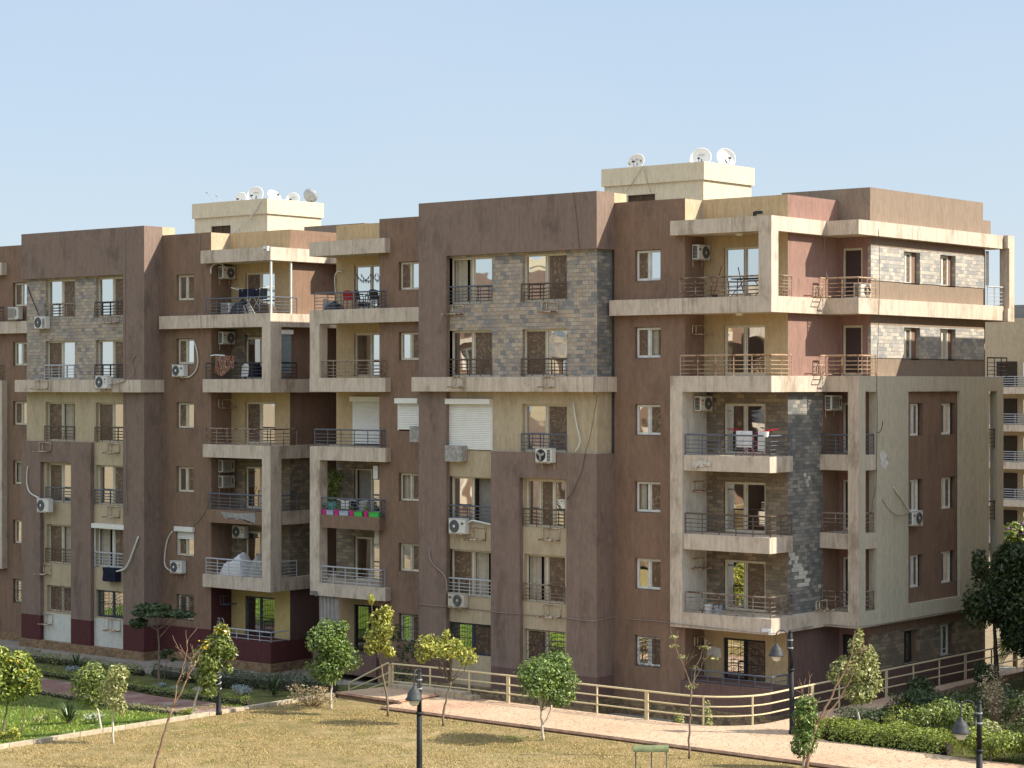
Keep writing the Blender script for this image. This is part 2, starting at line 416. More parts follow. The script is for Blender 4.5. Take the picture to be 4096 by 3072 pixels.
M['leaf_ficus'] = leafmat('glossy ficus leaves', (.022,.058,.012), (.24,.33,.07))
M['leaf_yel'] = leafmat('yellow green leaves', (.13,.16,.025), (.50,.48,.09))
M['leaf_olive'] = leafmat('olive leaves', (.075,.10,.025), (.48,.48,.18))
M['leaf_dark'] = leafmat('dark green leaves', (.02,.04,.014), (.085,.12,.038))
M['leaf_hedge'] = leafmat('bright hedge leaves', (.045,.09,.012), (.36,.41,.07))
M['leaf_silver'] = leafmat('silver leaves', (.20,.24,.24), (.42,.47,.46), .15)
M['leaf_dry'] = leafmat('dry tan leaves', (.26,.20,.10), (.52,.42,.25), .2)
M['leaf_straw'] = leafmat('straw coloured grass', (.36,.265,.11), (.50,.375,.17), .2)
for k_ in ('leaf_straw',):
    q_ = M[k_].node_tree.nodes['Principled BSDF']; q_.inputs['Roughness'].default_value = .9; q_.inputs['Specular IOR Level'].default_value = .08
M['flower'] = leafmat('yellow flowers', (.55,.36,.02), (.75,.55,.03), .2)
M['flower_w'] = leafmat('white flowers', (.6,.6,.5), (.8,.8,.7), .2)
M['flower_p'] = leafmat('purple flowers', (.25,.08,.25), (.45,.18,.42), .2)
M['bark'] = plain('grey brown bark', (.20,.15,.105,1), .9, .2, 0, .3, 9)
M['bark_w'] = plain('whitewashed bark', (.52,.46,.36,1), .9, .2, 0, .25, 6)
M['bark_d'] = plain('dark bark', (.05,.04,.03,1), .9, .2, 0, .3, 6)
M['bark_t'] = plain('tan bare branches', (.28,.18,.115,1), .9, .2, 0, .25, 7)
# ground
def groundmat(name, a, b2, c, sc=1.0, fine=26, bstr=.6):
    m, n, b = newmat(name, .95, .1)
    v = coords(n)
    f1 = noisetex(n, v, .22*sc, 6, .65); f2 = noisetex(n, v, 1.6*sc, 5, .7); f3 = noisetex(n, v, fine, 3, .75)
    col = ramp(n, f1, [(.35, a), (.65, b2)])
    col = mix(n, ramp(n, f2, [(.45, (0,0,0)), (.75, (.8,.8,.8))]), col, (*c, 1))
    col = mix(n, .75, col, mix(n, 1.0, col, ramp(n, f3, [(.3, (.35,.35,.3)), (.7, (1.6,1.6,1.5))]), 'MULTIPLY'))
    n.links.new(col, b.inputs['Base Color'])
    bump(n, b, f3, bstr, .06)
    return m
M['soil'] = groundmat('dusty soil', (.24,.18,.12), (.30,.23,.15), (.2,.15,.1))
M['bed'] = groundmat('garden soil with weeds', (.07,.075,.025), (.10,.10,.03), (.14,.11,.06))
M['concrete'] = groundmat('dusty concrete', (.30,.27,.23), (.36,.32,.27), (.25,.22,.19), 1, 12, .2)
# ------------------------------------------------------------------ building parts
FRONT = lambda Y: (lambda u, d, z: (u, Y + d, z))
SIDE = lambda X: (lambda u, d, z: (X - d, u, z))      # faces +X
LSIDE = lambda X: (lambda u, d, z: (X + d, u, z))     # faces -X
PI2 = math.pi / 2
_wc = {}
def grille_mb(wd, ht, kind):
    g = MB(); y = -.07
    nb = max(3, int(wd / .28))
    for i in range(nb + 1):
        x = i * wd / nb; g.tube([(x, y, 0), (x, y, ht)], .009, 4, False)
    for z in (.03, ht * .5, ht - .03): g.tube([(0, y, z), (wd, y, z)], .009, 4, False)
    cs = [(wd*.25, .0), (wd*.8, .0)] if kind == 2 else [(wd*.5, 0.0)]
    for cx, cz in cs:
        for r in [ht*k for k in (.22, .34, .46, .58, .70, .82, .94)]:
            pts = []
            for k in range(13):
                a = math.pi * k / 12; x = cx + r*math.cos(a); z = cz + r*math.sin(a)
                if 0 <= x <= wd and z <= ht: pts.append((x, y, z))
                else:
                    if len(pts) > 1: g.tube(pts, .008, 4, False)
                    pts = []
            if len(pts) > 1: g.tube(pts, .008, 4, False)
    return g
def window(parent, loc, rz, wd, ht, lay='MS', frame='alu', name='window', grille=0, gmat='alu_d'):
    key = (round(wd, 3), round(ht, 3), lay, frame)
    n = len(lay); b = .055
    if key not in _wc:
        f = MB()
        f.box(0, b, -.03, .05, 0, ht); f.box(wd-b, wd, -.03, .05, 0, ht)
        f.box(b, wd-b, -.03, .05, ht-b, ht); f.box(b, wd-b, -.03, .05, 0, b)
        for i in range(1, n):
            x = wd*i/n; f.box(x-.035, x+.035, -.022, .042, b, ht-b)
        for i, c in enumerate(lay):
            x0 = wd*i/n; x1 = wd*(i+1)/n; yo = -.012 if i % 2 == 0 else .012
            if c == 'D': continue
            for s in (x0 + b, x1 - b - .03): f.box(s, s+.03, yo-.012, yo+.02, b, ht-b)
            for z in (b, ht-b-.035): f.box(x0+b+.03, x1-b-.03, yo-.012, yo+.02, z, z+.035)
        ps = []
        for i, c in enumerate(lay):
            x0 = wd*i/n + b; x1 = wd*(i+1)/n - b; p = MB()
            yy = .012 if c != 'D' else .35
            p.quad([(x0, yy, b), (x1, yy, b), (x1, yy, ht-b), (x0, yy, ht-b)])
            if c == 'D':
                for q in ([(x0,.05,b),(x0,yy,b),(x0,yy,ht-b),(x0,.05,ht-b)], [(x1,.05,b),(x1,yy,b),(x1,yy,ht-b),(x1,.05,ht-b)], [(x0,.05,b),(x1,.05,b),(x1,yy,b),(x0,yy,b)]): p.quad(q)
            if c == 'C':
                p = MB(); nn = 14; fw = lambda a, z: (x0 + (x1-x0)*a, .10+.03*math.sin(a*24), z)
                for j in range(nn):
                    if j in (9, 10): continue
                    p.quad([fw(j/nn, b), fw((j+1)/nn, b), fw((j+1)/nn, ht-b), fw(j/nn, ht-b)])
                ps.append(('curtain', p.data('curtain', M['curtain_c']))); p = MB()
                p.quad([(x0, .2, b), (x1, .2, b), (x1, .2, ht-b), (x0, .2, ht-b)]); ps.append(('gap_shade', p.data('gap_shade', M['dark']))); continue
            mt = {'M': 'glass', 'G': 'glass2', 'S': 'screen', 'D': 'dim', 'P': 'panel'}[c]
            nm = {'M': 'glass_pane', 'G': 'glass_pane', 'S': 'insect_screen', 'D': 'gap_shade', 'P': 'door_panel'}[c]
            ps.append((nm, p.data(nm, M[mt])))
        _wc[key] = (f.data(name, M[frame]), ps)
    fm, ps = _wc[key]
    o = link(name, fm, parent, loc, rz)
    for nm, me in ps:
        c = link(nm, me, o)
        if nm == 'glass_pane': c.rotation_euler = (R(rnd.uniform(-.25, .25)), 0, R(rnd.uniform(-.35, .35)))
    if grille:
        k2 = ('g',) + key[:2] + (grille, gmat)
        if k2 not in _wc: _wc[k2] = grille_mb(wd, ht, grille).data('window_grille', M[gmat])
        link('window_grille', _wc[k2], o)
    return o
def shutter(parent, loc, wd, ht, drop=1.0, name='roller_shutter'):
    f = MB(); f.box(-.06, wd+.06, -.26, .0, ht-.02, ht+.2)
    f.box(-.05, .0, -.06, .0, 0, ht-.02); f.box(wd, wd+.05, -.06, .0, 0, ht-.02)
    o = obj('shutter_box', f, M['shutter'], parent, loc)
    c = MB(); z = ht - .02; k = int(ht*drop/.075)
    for i in range(k):
        z0 = ht - .02 - i*.075
        c.quad([(0,-.045,z0),(0,-.075,z0-.06),(wd,-.075,z0-.06),(wd,-.045,z0)]); c.quad([(0,-.075,z0-.06),(0,-.045,z0-.075),(wd,-.045,z0-.075),(wd,-.075,z0-.06)])
    obj('roller_curtain', c, M['shutter'], o)
    return o
def railing(parent, path, z0, h, mat, bars=4, post=.78, skip=False):
    g = MB(); P = [Vector((x, y, 0)) for x, y in path]
    for a, b in zip(P, P[1:]):
        L = (b-a).length; n = max(1, round(L/post))
        for i in range(n+1):
            p = a.lerp(b, i/n); g.tube([(p.x, p.y, z0), (p.x, p.y, z0+h)], .022, 5, False)
    t = [(p.x, p.y, z0+h) for p in P]
    for a, b in zip(t, t[1:]): g.tube([a, b], .034, 6)
    for k in range(bars):
        z = z0 + h*(.13 + .80*k/bars)
        for a, b in zip(P, P[1:]): g.tube([(a.x, a.y, z), (b.x, b.y, z)], .016, 5, False)
    return obj('railing', g, M[mat], parent)
def ac_bracket(parent, loc, rz, wd=.75, ht=.36, mat='bracket', dp=.42):
    """loc = lower left corner on the wall, facing local -Y"""
    k = ('br', round(wd,2), round(ht,2), mat)
    if k not in _wc:
        g = MB(); r = .023
        for x in (0, wd*.3, wd): g.tube([(x, -.03, 0), (x, -.03, ht)], r, 4)
        for z in (0, ht): g.tube([(0, -.03, z), (wd, -.03, z)], r, 4)
        for x in (.0, wd): g.tube([(x, -.03, 0), (x, -dp, 0)], r, 4)
        g.tube([(0, -dp, 0), (wd, -dp, 0)], r, 4); g.tube([(0, -dp*.5, 0), (wd, -dp*.5, 0)], r, 4)
        _wc[k] = g.data('ac_bracket', M[mat])
    return link('ac_bracket', _wc[k], parent, loc, rz)

Z5, Z4, Z3, Z2, Z1, Z0 = 16.30, 13.31, 10.28, 7.26, 4.24, 1.2
FL = {5: 16.30, 4: 13.31, 3: 10.28, 2: 7.26, 1: 4.24, 0: 1.3}
WT = {k: 18.23 - 3.02*(5-k) for k in range(6)}

def apartment(root, B=False, detail=True):
    """local axes: X along the street front, Y into the block; B = the left-hand block"""
    p = root
    wb, wbe, wt, wsl = MB(), MB(), MB(), MB()     # brown, ochre, tower brown, sand trim
    st, sd, sbn, sl = MB(), MB(), MB(), MB()      # stone kinds
    wside, wtan, mar, pale, f2, pl, whi, wlow = MB(), MB(), MB(), MB(), MB(), MB(), MB(), MB()
    yel = MB(); wsa = MB()
    sof, core = MB(), MB()
    mx = (lambda a, b: (-9.4-b, -9.4-a)) if B else (lambda a, b: (a, b))
    pb = .4 if B else .59                        # plinth top
    # ---- tower
    wt.box(-9.4, 0, 0, 1.149, 18.31, 20.57); wsa.box(-9.398, -.002, 1.15, 1.95, 19.2, 20.568)
    a, b = mx(-9.4, -7.86)
    for z0, z1 in ((13.29, 18.31), (pb, 12.69)): 
        if B: 
            if z0 < 5: wt.box(a, b, 0, 1.3, 1.62, z1); mar.box(a, b, 0, 1.3, pb, 1.62)
            else: wt.box(a, b, 0, 1.3, z0, z1)
        else:
            if z0 < 5: wt.box(a, b, 0, 1.3, 1.5, z1); wlow.box(a, b, .003, 1.3, z0, 1.5)
            else: wt.box(a, b, 0, 1.3, z0, z1)
    c1 = mx(-7.86, -5.56); c2 = mx(-3.95, -1.66); i0, i1 = mx(-7.86, -.15)
    YS = .22
    ops = [(c[0], c[1], WT[k]-1.92, WT[k]) for k in (5, 4) for c in (c1, c2)]
    st.facade(FRONT(YS), i0, i1, 13.29, 18.31, ops, .24)
    (sd if not B else st).facade(SIDE(i1) if not B else LSIDE(i0), YS, 1.15, 13.29, 18.31)
    wsl.box(-9.52, .13, -.32, 1.149, 12.69, 13.288)
    ops = [(c[0], c[1], WT[3]-1.92, WT[3]) for c in (c1, c2)]
    wsa.facade(FRONT(YS), i0, i1, 10.25, 12.69, ops, .24)
    wsa.facade(SIDE(i1) if not B else LSIDE(i0), YS, 1.15, 10.25, 12.69)
    # three lower storeys: brown portal over one window column
    g0, g1 = mx(-5.434, -3.917); h0, h1 = mx(-1.516, 0)
    for (q0, q1) in ((g0, g1), (h0, h1)):
        if B: wt.box(q0, q1, 0, 1.15, 1.62, 10.25); mar.box(q0, q1, 0, 1.15, pb, 1.62)
        else: wt.box(q0, q1, 0, 1.15, 1.5, 10.25); wlow.box(q0, q1, .003, 1.15, pb, 1.5)
    m0, m1 = mx(-3.917, -1.516)
    wt.box(m0, m1, 0, 1.15, 9.23, 10.25)
    o0, o1 = mx(-7.86, -5.434)
    for (q0, q1), cc, top in (((m0, m1), mx(-3.86, -1.75), 9.23), ((o0, o1), c1, 10.25)):
        ops = [(cc[0], cc[1], WT[k]-1.92, WT[k]) for k in (2, 1)] + [(cc[0], cc[1], WT[0]-1.3, WT[0])]
        if B:
            wsa.facade(FRONT(YS), q0, q1, 1.75, top, ops, .24); whi.facade(FRONT(YS), q0, q1, pb, 1.75, ops, .24)
        else: wsa.facade(FRONT(YS), q0, q1, pb, top, ops, .24)
    # plinth
    for (q0, q1), y in (((-9.45, g1 if not B else -7.8), -.05),): pass
    pl.box(-9.46, .06, -.06 if not B else -.09, 1.1, -.3, pb)
    # windows of the tower
    lay = {(5,1): 'CM', (5,2): 'MS', (4,1): 'MS', (4,2): 'SM', (3,1): 'MS', (3,2): 'MS', (2,1): 'MD', (2,2): 'MSM', (1,1): 'SC', (1,2): 'CS', (0,1): 'MS', (0,2): 'SM'}
    if B: lay = {(5,1): 'MS', (5,2): 'MS', (4,1): 'MS', (4,2): 'SM', (3,1): 'SM', (3,2): 'SC', (2,1): 'MS', (2,2): 'SM', (1,1): 'CS', (1,2): 'SC', (0,1): 'MM', (0,2): 'SS'}
    rcol = {(5,1): 'rail_blue', (5,2): 'rail_brown', (4,1): 'rail_brown', (4,2): 'rail_brown', (3,2): 'rail_blue', (2,1): 'rail_blue', (2,2): 'rail_brown', (1,1): 'rail_white', (1,2): 'rail_rust'}
    if B: rcol = {(5,2): 'rail_rust', (5,1): 'rail_black', (4,2): 'rail_white', (4,1): 'rail_black', (3,1): 'rail_brown', (3,2): 'rail_brown', (2,2): 'rail_blue', (2,1): 'rail_blue', (1,2): 'rail_brown', (1,1): 'rail_white'}
    for k in range(6):
        for ci, cc in ((1, c1), (2, mx(-3.86, -1.75) if k < 3 else c2)):
            ht = 1.92 if k else 1.3
            if not detail: 
                pass
            if not B and (k, ci) == (3, 1):
                shutter(p, (cc[0], YS+.02, WT[3]-1.92), cc[1]-cc[0], 1.92); continue
            fr = 'alu'
            if B and (k, ci) == (0, 1): fr = 'alu_b'
            if not B and (k, ci) == (0, 1): fr = 'alu_b'
            if B and (k, ci) == (1, 1): fr = 'alu_w'; shutter(p, (cc[0], YS+.02, WT[k]-1.92), cc[1]-cc[0], 1.92, .0)
            window(p, (cc[0], YS+.20, WT[k]-ht), 0, cc[1]-cc[0], ht, lay[(k, ci)], fr, grille=2 if k == 0 else 0, gmat='rail_rust' if B and ci == 2 else 'alu_d')
            if (k, ci) in rcol: railing(p, [(cc[0]-.02, YS-.05), (cc[1]+.0, YS-.05)], WT[k]-1.9, .70, rcol[(k, ci)], 4, .62)
    # ---- wings beside the tower
    wR = 3.41 if not B else 3.45; bc = 7.25 if not B else 7.42; cs = 7.57 if not B else 7.82; c2x = 9.0
    zlow = 1.62 if B else .0
    ops = [(1.0, 2.24, WT[k]-1.2, WT[k]+.02) for k in range(6)]
    wb.facade(FRONT(1.15), 0, wR, max(zlow, pb), 20.17, ops, .24)
    if B: mar.facade(FRONT(1.15), 0, wR, pb, 1.62)
    pl.box(.06, wR+.05, 1.09, 1.4, -.3, pb)
    wb.facade(SIDE(wR), 1.15, 2.44, 1.2 if not B else 3.65, 19.0)
    if B: mar.facade(SIDE(wR), 1.15, 2.44, 1.2, 3.65)
    wsa.box(.002, wR-.1, 1.152, 2.438, 19.2, 20.168)
    wl = {5: 'SM', 4: 'SC', 3: 'MS', 2: 'CS', 1: 'MS', 0: 'MS'} if not B else {5: 'MS', 4: 'SM', 3: 'SM', 2: 'MS', 1: 'SM', 0: 'MS'}
    for k in range(6):
        window(p, (1.02, 1.15+.17, WT[k]-1.18), 0, 1.2, 1.18, wl[k], 'alu_w' if not B else 'alu', grille=1 if k == 0 else 0)
    if B: shutter(p, (1.02, 1.28, WT[1]-1.18), 1.2, 1.18, .38)
    # ---- balcony bay (right)
    floor_mat = {5: wbe, 4: wbe, 3: sbn, 2: sbn, 1: sbn, 0: wbe} if not B else {5: wbe, 4: sbn, 3: wbe, 2: sbn, 1: sbn, 0: yel}
    dR = (4.32, 6.24) if not B else (4.4, 6.4)
    for k in range(6):
        z1 = FL[k+1] if k < 5 else 20.19
        zb = FL[k] if k else 1.2
        floor_mat[k].facade(FRONT(2.44), wR, bc, zb, z1, [(dR[0], dR[1], zb+.02, WT[k]+.05)], .16)
        fr = 'alu' if k else ('alu_d' if not B else 'alu_b')
        ly = {5: 'MM', 4: 'MM', 3: 'MM', 2: 'MM', 1: 'MS', 0: 'MS'}[k] if not B else {5: 'SM', 4: 'GS', 3: 'SM', 2: 'GM', 1: 'GM', 0: 'MG'}[k]
        window(p, (dR[0]+.02, 2.55, zb+.02), 0, dR[1]-dR[0]-.04, WT[k]+.05-zb-.02, ly, fr, 'balcony_door', grille=2 if k == 0 else 0)
    # flank wall behind the balconies (faces +X)
    for z0, z1, mt0 in (((12.70, 20.19, wside), (3.66, 12.70, None), (1.2, 3.66, None)) if not B else ((9.68, 20.19, wb), (3.66, 9.68, None), (1.2, 3.66, None))):
        if mt0: mt0.facade(SIDE(bc), 2.44, 6.16, z0, z1)
        elif z0 > 3: (sd if not B else sbn).facade(SIDE(bc), 2.44, 4.95, z0, z1); wb.facade(SIDE(bc), 4.95, 6.16, z0, z1)
        else: wlow.facade(SIDE(bc), 2.44, 6.16, z0, z1)
    # wall with the narrow doors
    ops = [(7.38, 8.3, FL[k]+.02, WT[k]+.08) for k in range(6)]
    wside.facade(FRONT(6.16), bc, 8.66, 1.2, 18.9, ops, .14)
    for k in range(6): window(p, (7.40, 6.26, FL[k]+.02), 0, .88, WT[k]+.06-FL[k], 'P', 'alu' if k else 'alu_d', 'balcony_door')
    # long flank
    so = [(a, a+1.3, WT[k]-1.25, WT[k]+.04) for k in range(6) for a in (8.70, 11.66)]
    def flank(mb, z0, z1, y0=6.16): mb.facade(SIDE(8.66), y0, 15.47, z0, z1, so, .2)
    for lo, hi in ((17.03, 18.36), (14.02, 15.30), (1.86, 3.25)):
        sl_ = sl if lo > 5 else sbn
        sl_.facade(SIDE(8.69), 6.13, 15.47, lo, hi, so, .23); sl_.facade(FRONT(6.13), 8.55, 8.69, lo, hi)
    wtan_z = ((12.7, 14.02), (15.30, 17.03), (18.36, 18.9))
    for z0, z1 in wtan_z: flank(wtan, z0, z1)
    flank(wb, 3.25, 12.7); flank(wlow, 0, 1.86)
    for k in range(6):
        if B: continue
        if k in (1, 2, 3):
            window(p, (8.77, 8.86, WT[k]-1.25), PI2, .74, 1.27, 'SM' if k == 2 else 'MS', 'alu_w'); window(p, (8.77, 11.42, WT[k]-1.25), PI2, .86, 1.27, 'MS' if k == 2 else 'SM', 'alu_w'); continue
        window(p, (8.66-.16, 8.70, WT[k]-1.25), PI2, .86, 1.27, ('MS', 'SM', 'MS', 'SM', 'MS', 'SS')[k], 'alu_w' if k else 'alu_d', grille=1 if k == 0 else 0)
        window(p, (8.66-.16, 11.66, WT[k]-1.25), PI2, .94, 1.27, ('SM', 'MS', 'SM', 'MS', 'SM', 'MS')[k], 'alu_w')
        jm = MB(); jm.box(8.48, 8.50, 9.56, 10.0, WT[k]-1.25, WT[k]+.04); jm.box(8.48, 8.50, 12.60, 12.96, WT[k]-1.25, WT[k]+.04)
        obj('window_jamb', jm, M['brown'], p)
    # rear end of the flank and end balcony frame
    wtan.box(3, 8.2, 15.48, 16.5, 0, 18.9)
    wtan.box(6.2, 8.2, 15.47, 17.0, 18.9, 19.98)
    # tall parapet block
    wtan.box(4.6, 8.64, 6.161, 15.46, 18.89, 20.64)
    wside.facade(SIDE(7.2), 2.44, 6.16, 19.2, 20.19); wsa.box(wR-.1, 7.198, 2.442, 2.64, 19.2, 20.188)
    wsa.box(6.9, 7.198, 2.64, 6.15, 19.2, 20.187)
    # ---- slabs
    Yb = .8
    def slab(xl, z0, z1, full=True):
        poly = [(xl, Yb), (cs, Yb), (cs, 4.68), (c2x, 4.68), (c2x, 16.6), (8.0, 16.6), (8.0, 6.3), (bc-.3, 6.3), (bc-.3, 2.6), (xl if xl > 3 else xl, 2.6)] if full else [(xl, Yb+.04), (cs-.1, Yb+.04), (cs-.1, 2.44), (xl, 2.44)]
        s_ = MB(); s_.prism(poly, z0, z1); return obj('balcony_slab', s_, M['slab'], p)
    if not B:
        slab(2.95, 18.73, 19.29); slab(0.01, 15.69, 16.30); slab(2.95, 12.70, 13.31)
        slab(3.55, 9.68, 10.28, False); slab(3.55, 6.66, 7.26, False); slab(2.96, 3.65, 4.24)
        for zt in (10.28, 7.26):
            s_ = MB(); s_.box(bc+.002, 8.99, 4.72, 6.15, zt-.6, zt); obj('balcony_slab', s_, M['slab'], p)
        # posts and frames
        g = MB(); g.box(2.95, 3.53, .8, 2.438, 4.24, 12.70); obj('balcony_frame', g, M['pale'], p)
        g = MB(); g.box(2.952, 3.528, .797, .81, 4.24, 12.70); obj('balcony_frame', g, M['slab'], p)
        g = MB(); g.box(7.0, cs-.001, .801, 1.28, 16.30, 18.73); obj('balcony_frame', g, M['slab'], p)
        g = MB(); g.box(8.53, 8.999, 4.683, 5.19, 4.24, 12.70); obj('balcony_frame', g, M['slab'], p)
        g = MB(); g.facade(SIDE(9.003), 4.681, 16.6, 3.66, 13.305, [(5.19, 6.03, 4.26, 12.74), (8.5, 12.77, 4.29, 12.74), (15.27, 16.06, 4.26, 12.74)], .34)
        g.quad([(8.66, 16.6, 3.66), (9.003, 16.6, 3.66), (9.003, 16.6, 13.305), (8.66, 16.6, 13.305)])
        
        obj('balcony_frame', g, M['frame2'], p)
        wb.facade(SIDE(8.87), 8.49, 12.78, 4.28, 12.75, [(a, b_, WT[k]-1.25, WT[k]+.04) for k in (1, 2, 3) for a, b_ in ((8.86, 9.92), (11.42, 12.62))], .19)
        g = MB()
        for zz in (15.65, 18.75): g.box(8.0, 9.2, 16.62, 17.2, zz, zz+.55)
        g.box(8.75, 9.2, 16.75, 17.2, 16.2, 18.75)
        obj('balcony_frame', g, M['slab'], p)
    else:
        slab(3.1, 18.70, 19.30); slab(.15, 15.69, 16.30); slab(3.24, 12.70, 13.31); slab(3.24, 9.68, 10.28); slab(3.24, 3.65, 4.24)
        g = MB(); g.prism([(3.45, Yb+.02), (cs-.45, Yb+.02), (cs-.45, 2.44), (3.45, 2.44)], 6.66, 7.26); obj('balcony_slab', g, M['brown'], p)
        g = MB(); g.box(cs-.06, bc, 1.6, 5.5, 6.66, 7.26); obj('balcony_slab', g, M['slab'], p)
        for z0, z1 in ((13.31, 15.69), (4.24, 9.68)):
            g = MB(); g.box(cs-.56, cs-.001, .801, 1.5, z0, z1); obj('balcony_frame', g, M['slab'], p)
        g = MB()
        for x, y in ((cs-.12, .95), (cs-.15, 2.25)): g.tube([(x, y, 16.3), (x, y, 18.7)], .055, 8)
        obj('balcony_pole', g, M['alu_w'], p)
    # balcony railings (right bay)
    rc = {5: 'rail_rust', 4: 'rail_sunlit', 3: 'rail_blue', 2: 'rail_brown', 1: 'rail_rust'} if not B else {5: 'rail_blue', 4: 'rail_black', 3: 'rail_rust', 2: 'rail_blue', 1: 'rail_white'}
    for k in (5, 4, 3, 2, 1):
        x0 = 3.35 if (k in (5, 4) or B) else 3.6
        x1 = cs-.12
        z = FL[k]
        if not B and k == 5: railing(p, [(3.35, .9), (7.0, .9)], z, .76, rc[k]); railing(p, [(x1, 1.30), (x1, 2.4)], z, .78, rc[k], 5, .5)
        elif not B: railing(p, [(x0, .92), (x1, .92), (x1, 2.4)], z, .78, rc[k])
        elif k in (4, 2, 1):
            railing(p, [(3.35 if k != 2 else 3.5, .92), (cs-.56, .92)], z, .74, rc[k]); railing(p, [(x1, 1.5), (x1, 2.6)], z, .74, rc[k])
        else: railing(p, [(3.35, .92), (x1, .92), (x1, 2.6)], z, .74, rc[k])
        if not B:
            if k in (5, 4): railing(p, [(cs-.08, 4.35), (cs-.08, 4.78), (8.93, 4.78), (8.93, 6.1)], z, .78, 'rail_sunlit', 4, .6)
            else: railing(p, [(bc+.05, 4.82), (8.5, 4.82)], z, .76, {3: 'rail_blue', 2: 'rail_rust', 1: 'rail_rust'}[k], 4, .6); railing(p, [(8.88, 5.2), (8.88, 6.02)], z, .76, {3: 'rail_blue', 2: 'rail_rust', 1: 'rail_rust'}[k], 4, .8)
            railing(p, [(8.88, 15.4), (8.88, 16.6)] if k < 4 else [(8.8, 15.55), (8.95, 16.5), (8.95, 17.0)], z, .8, 'rail_brown' if k < 5 else 'rail_white', 4, .5)
    # ground-floor parapet of the bay
    gm = mar if B else wlow
    yk = .86
    gm.box(wR-.02, cs-.04, yk, 2.3, pb, 1.36 if B else 1.6)
    gm.box(wR, bc-.01, 2.3, 2.439, pb, 1.2)
    gm.facade(SIDE(bc+.01 if not B else cs-.04), 2.3, 16, pb, 1.2 if not B else 1.36)
    pl.box(wR+.05, cs+.02, yk-.06, 2.2, -.3, pb); pl.box(7.0, (bc if not B else cs)+.05, 2.2, 6.2, -.3, pb)
    pl.box(8.0, 8.72, 6.1, 15.5, -.3, pb)
    wlow.facade(FRONT(6.158), bc, 8.66, 0, 1.2)
    railing(p, [(3.87, .95), (cs-.10, .95), (cs-.10, 2.05)], 1.36 if B else 1.6, .45, 'rail_white' if B else 'rail_blue', 2)
    # ---- left wing and its balconies
    ops = [(-11.6, -10.38, WT[k]-1.2, WT[k]+.02) for k in range(6)]
    wb.facade(FRONT(1.15), -12.74, -9.4, pb, 20.15, ops, .24)
    wsa.box(-12.7, -9.42, 1.152, 2.6, 19.2, 20.148)
    pl.box(-12.8, -9.46, 1.09, 1.4, -.3, pb)
    wb.facade(LSIDE(-12.74), 1.15, 2.44, .6, 19.0)
    for k in range(6):
        if not B and k == 3: shutter(p, (-11.58, 1.17, WT[k]-1.18), 1.2, 1.18); continue
        window(p, (-11.58, 1.32, WT[k]-1.18), 0, 1.2, 1.18, 'SM' if k in (5, 3) else ('CS' if k == 2 else 'MS'), 'alu', grille=1 if k == 0 else 0)
    for k in range(6):
        z1 = FL[k+1] if k < 5 else 20.12
        zb = FL[k] if k else .9
        mm_ = {5: wbe, 4: wbe, 3: wbe, 2: sbn, 1: sbn, 0: wbe}[k]
        mm_.facade(FRONT(2.44), -16.6 if k else -17.4, -12.74, zb, z1, [(-15.5, -13.5, zb+.02, WT[k]+.05)], .16)
        if not B and k == 3: shutter(p, (-15.5, 2.46, zb+.02), 2.0, WT[k]+.03-zb); continue
        window(p, (-15.48, 2.55, zb+.02), 0, 1.96, WT[k]+.03-zb, {5: 'MM', 4: 'GM', 3: 'MS', 2: 'DM', 1: 'GM', 0: 'GM'}[k], 'alu' if k else 'alu_d', 'balcony_door', grille=1 if k == 0 else 0)
    wb.facade(LSIDE(-16.6), 2.44, 16.4, 0, 19.2)
    xr = -12.06
    for (x0, x1, z0, z1, mt) in ((-16.67, xr-.03, 18.66, 19.29, 'slab'), (-16.66, -9.405, 15.66, 16.27, 'slab'), (-16.66, xr, 12.66, 13.27, 'slab'), (-16.64, xr, 9.64, 10.24, 'slab'), (-15.92, -12.42, 6.67, 7.24, 'brown'), (-16.62, xr, 3.65, 4.21, 'slab')):
        s_ = MB(); s_.box(x0, x1, .8, 2.6, z0, z1); obj('balcony_slab', s_, M[mt], p)
    for z0, z1 in ((13.27, 15.66), (4.21, 9.64)):
        g = MB()
        if not B: g.box(-16.638, -16.04, .801, 1.3, z0, z1)
        else: g.box(-12.66, xr-.001, .801, 1.6, 3.7, 12.66) if z0 < 5 else g.box(-16.638, -16.04, .801, 1.3, z0, z1)
        obj('balcony_frame', g, M['slab'], p)
    lc = {5: 'rail_blue', 4: 'rail_rust', 3: 'rail_blue', 2: 'rail_blue', 1: 'rail_white'}
    for k in (5, 4, 3, 2, 1):
        x0, x1 = (-16.45, -12.4) if k in (5, 3) else (-16.02, -12.4)
        railing(p, [(x0, .92), (x1, .92), (x1, 1.14)], FL[k]-.03, .74, lc[k])
    # ground floor low wall of the left bay
    (mar if B else wlow).box(-16.6, -12.74, .95, 2.43, pb-.3, 1.15)
    # ---- core, roof, back
    core.box(-16.59, 3.4, 2.7, 16.4, 0, 19.15); core.box(3.4, 7.1, 2.8, 16.4, 0, 19.15); core.box(7.0, 8.3, 6.5, 15.3, 0, 18.8)
    core.box(-9.3, -.2, .7, 2.7, 0, 19.3); core.box(.05, 3.3, 1.75, 2.7, 0, 19.2); core.box(-12.6, -9.4, 1.75, 2.7, 0, 19.2)
    # ---- stair room on the roof
    x0, x1, y1 = (-4.35, .95, 9.75) if not B else (-3.3, 2.2, 9.95)
    g = MB(); g.facade(FRONT(6.1), x0+.09, x1-.1, 19.1, 21.4, [(x0+1.32, x0+2.75, 20.3, 20.96)], .2)
    g.facade(SIDE(x1-.1), 6.1, y1-.1, 19.1, 21.4); g.facade(LSIDE(x0+.09), 6.1, y1-.1, 19.1, 21.4)
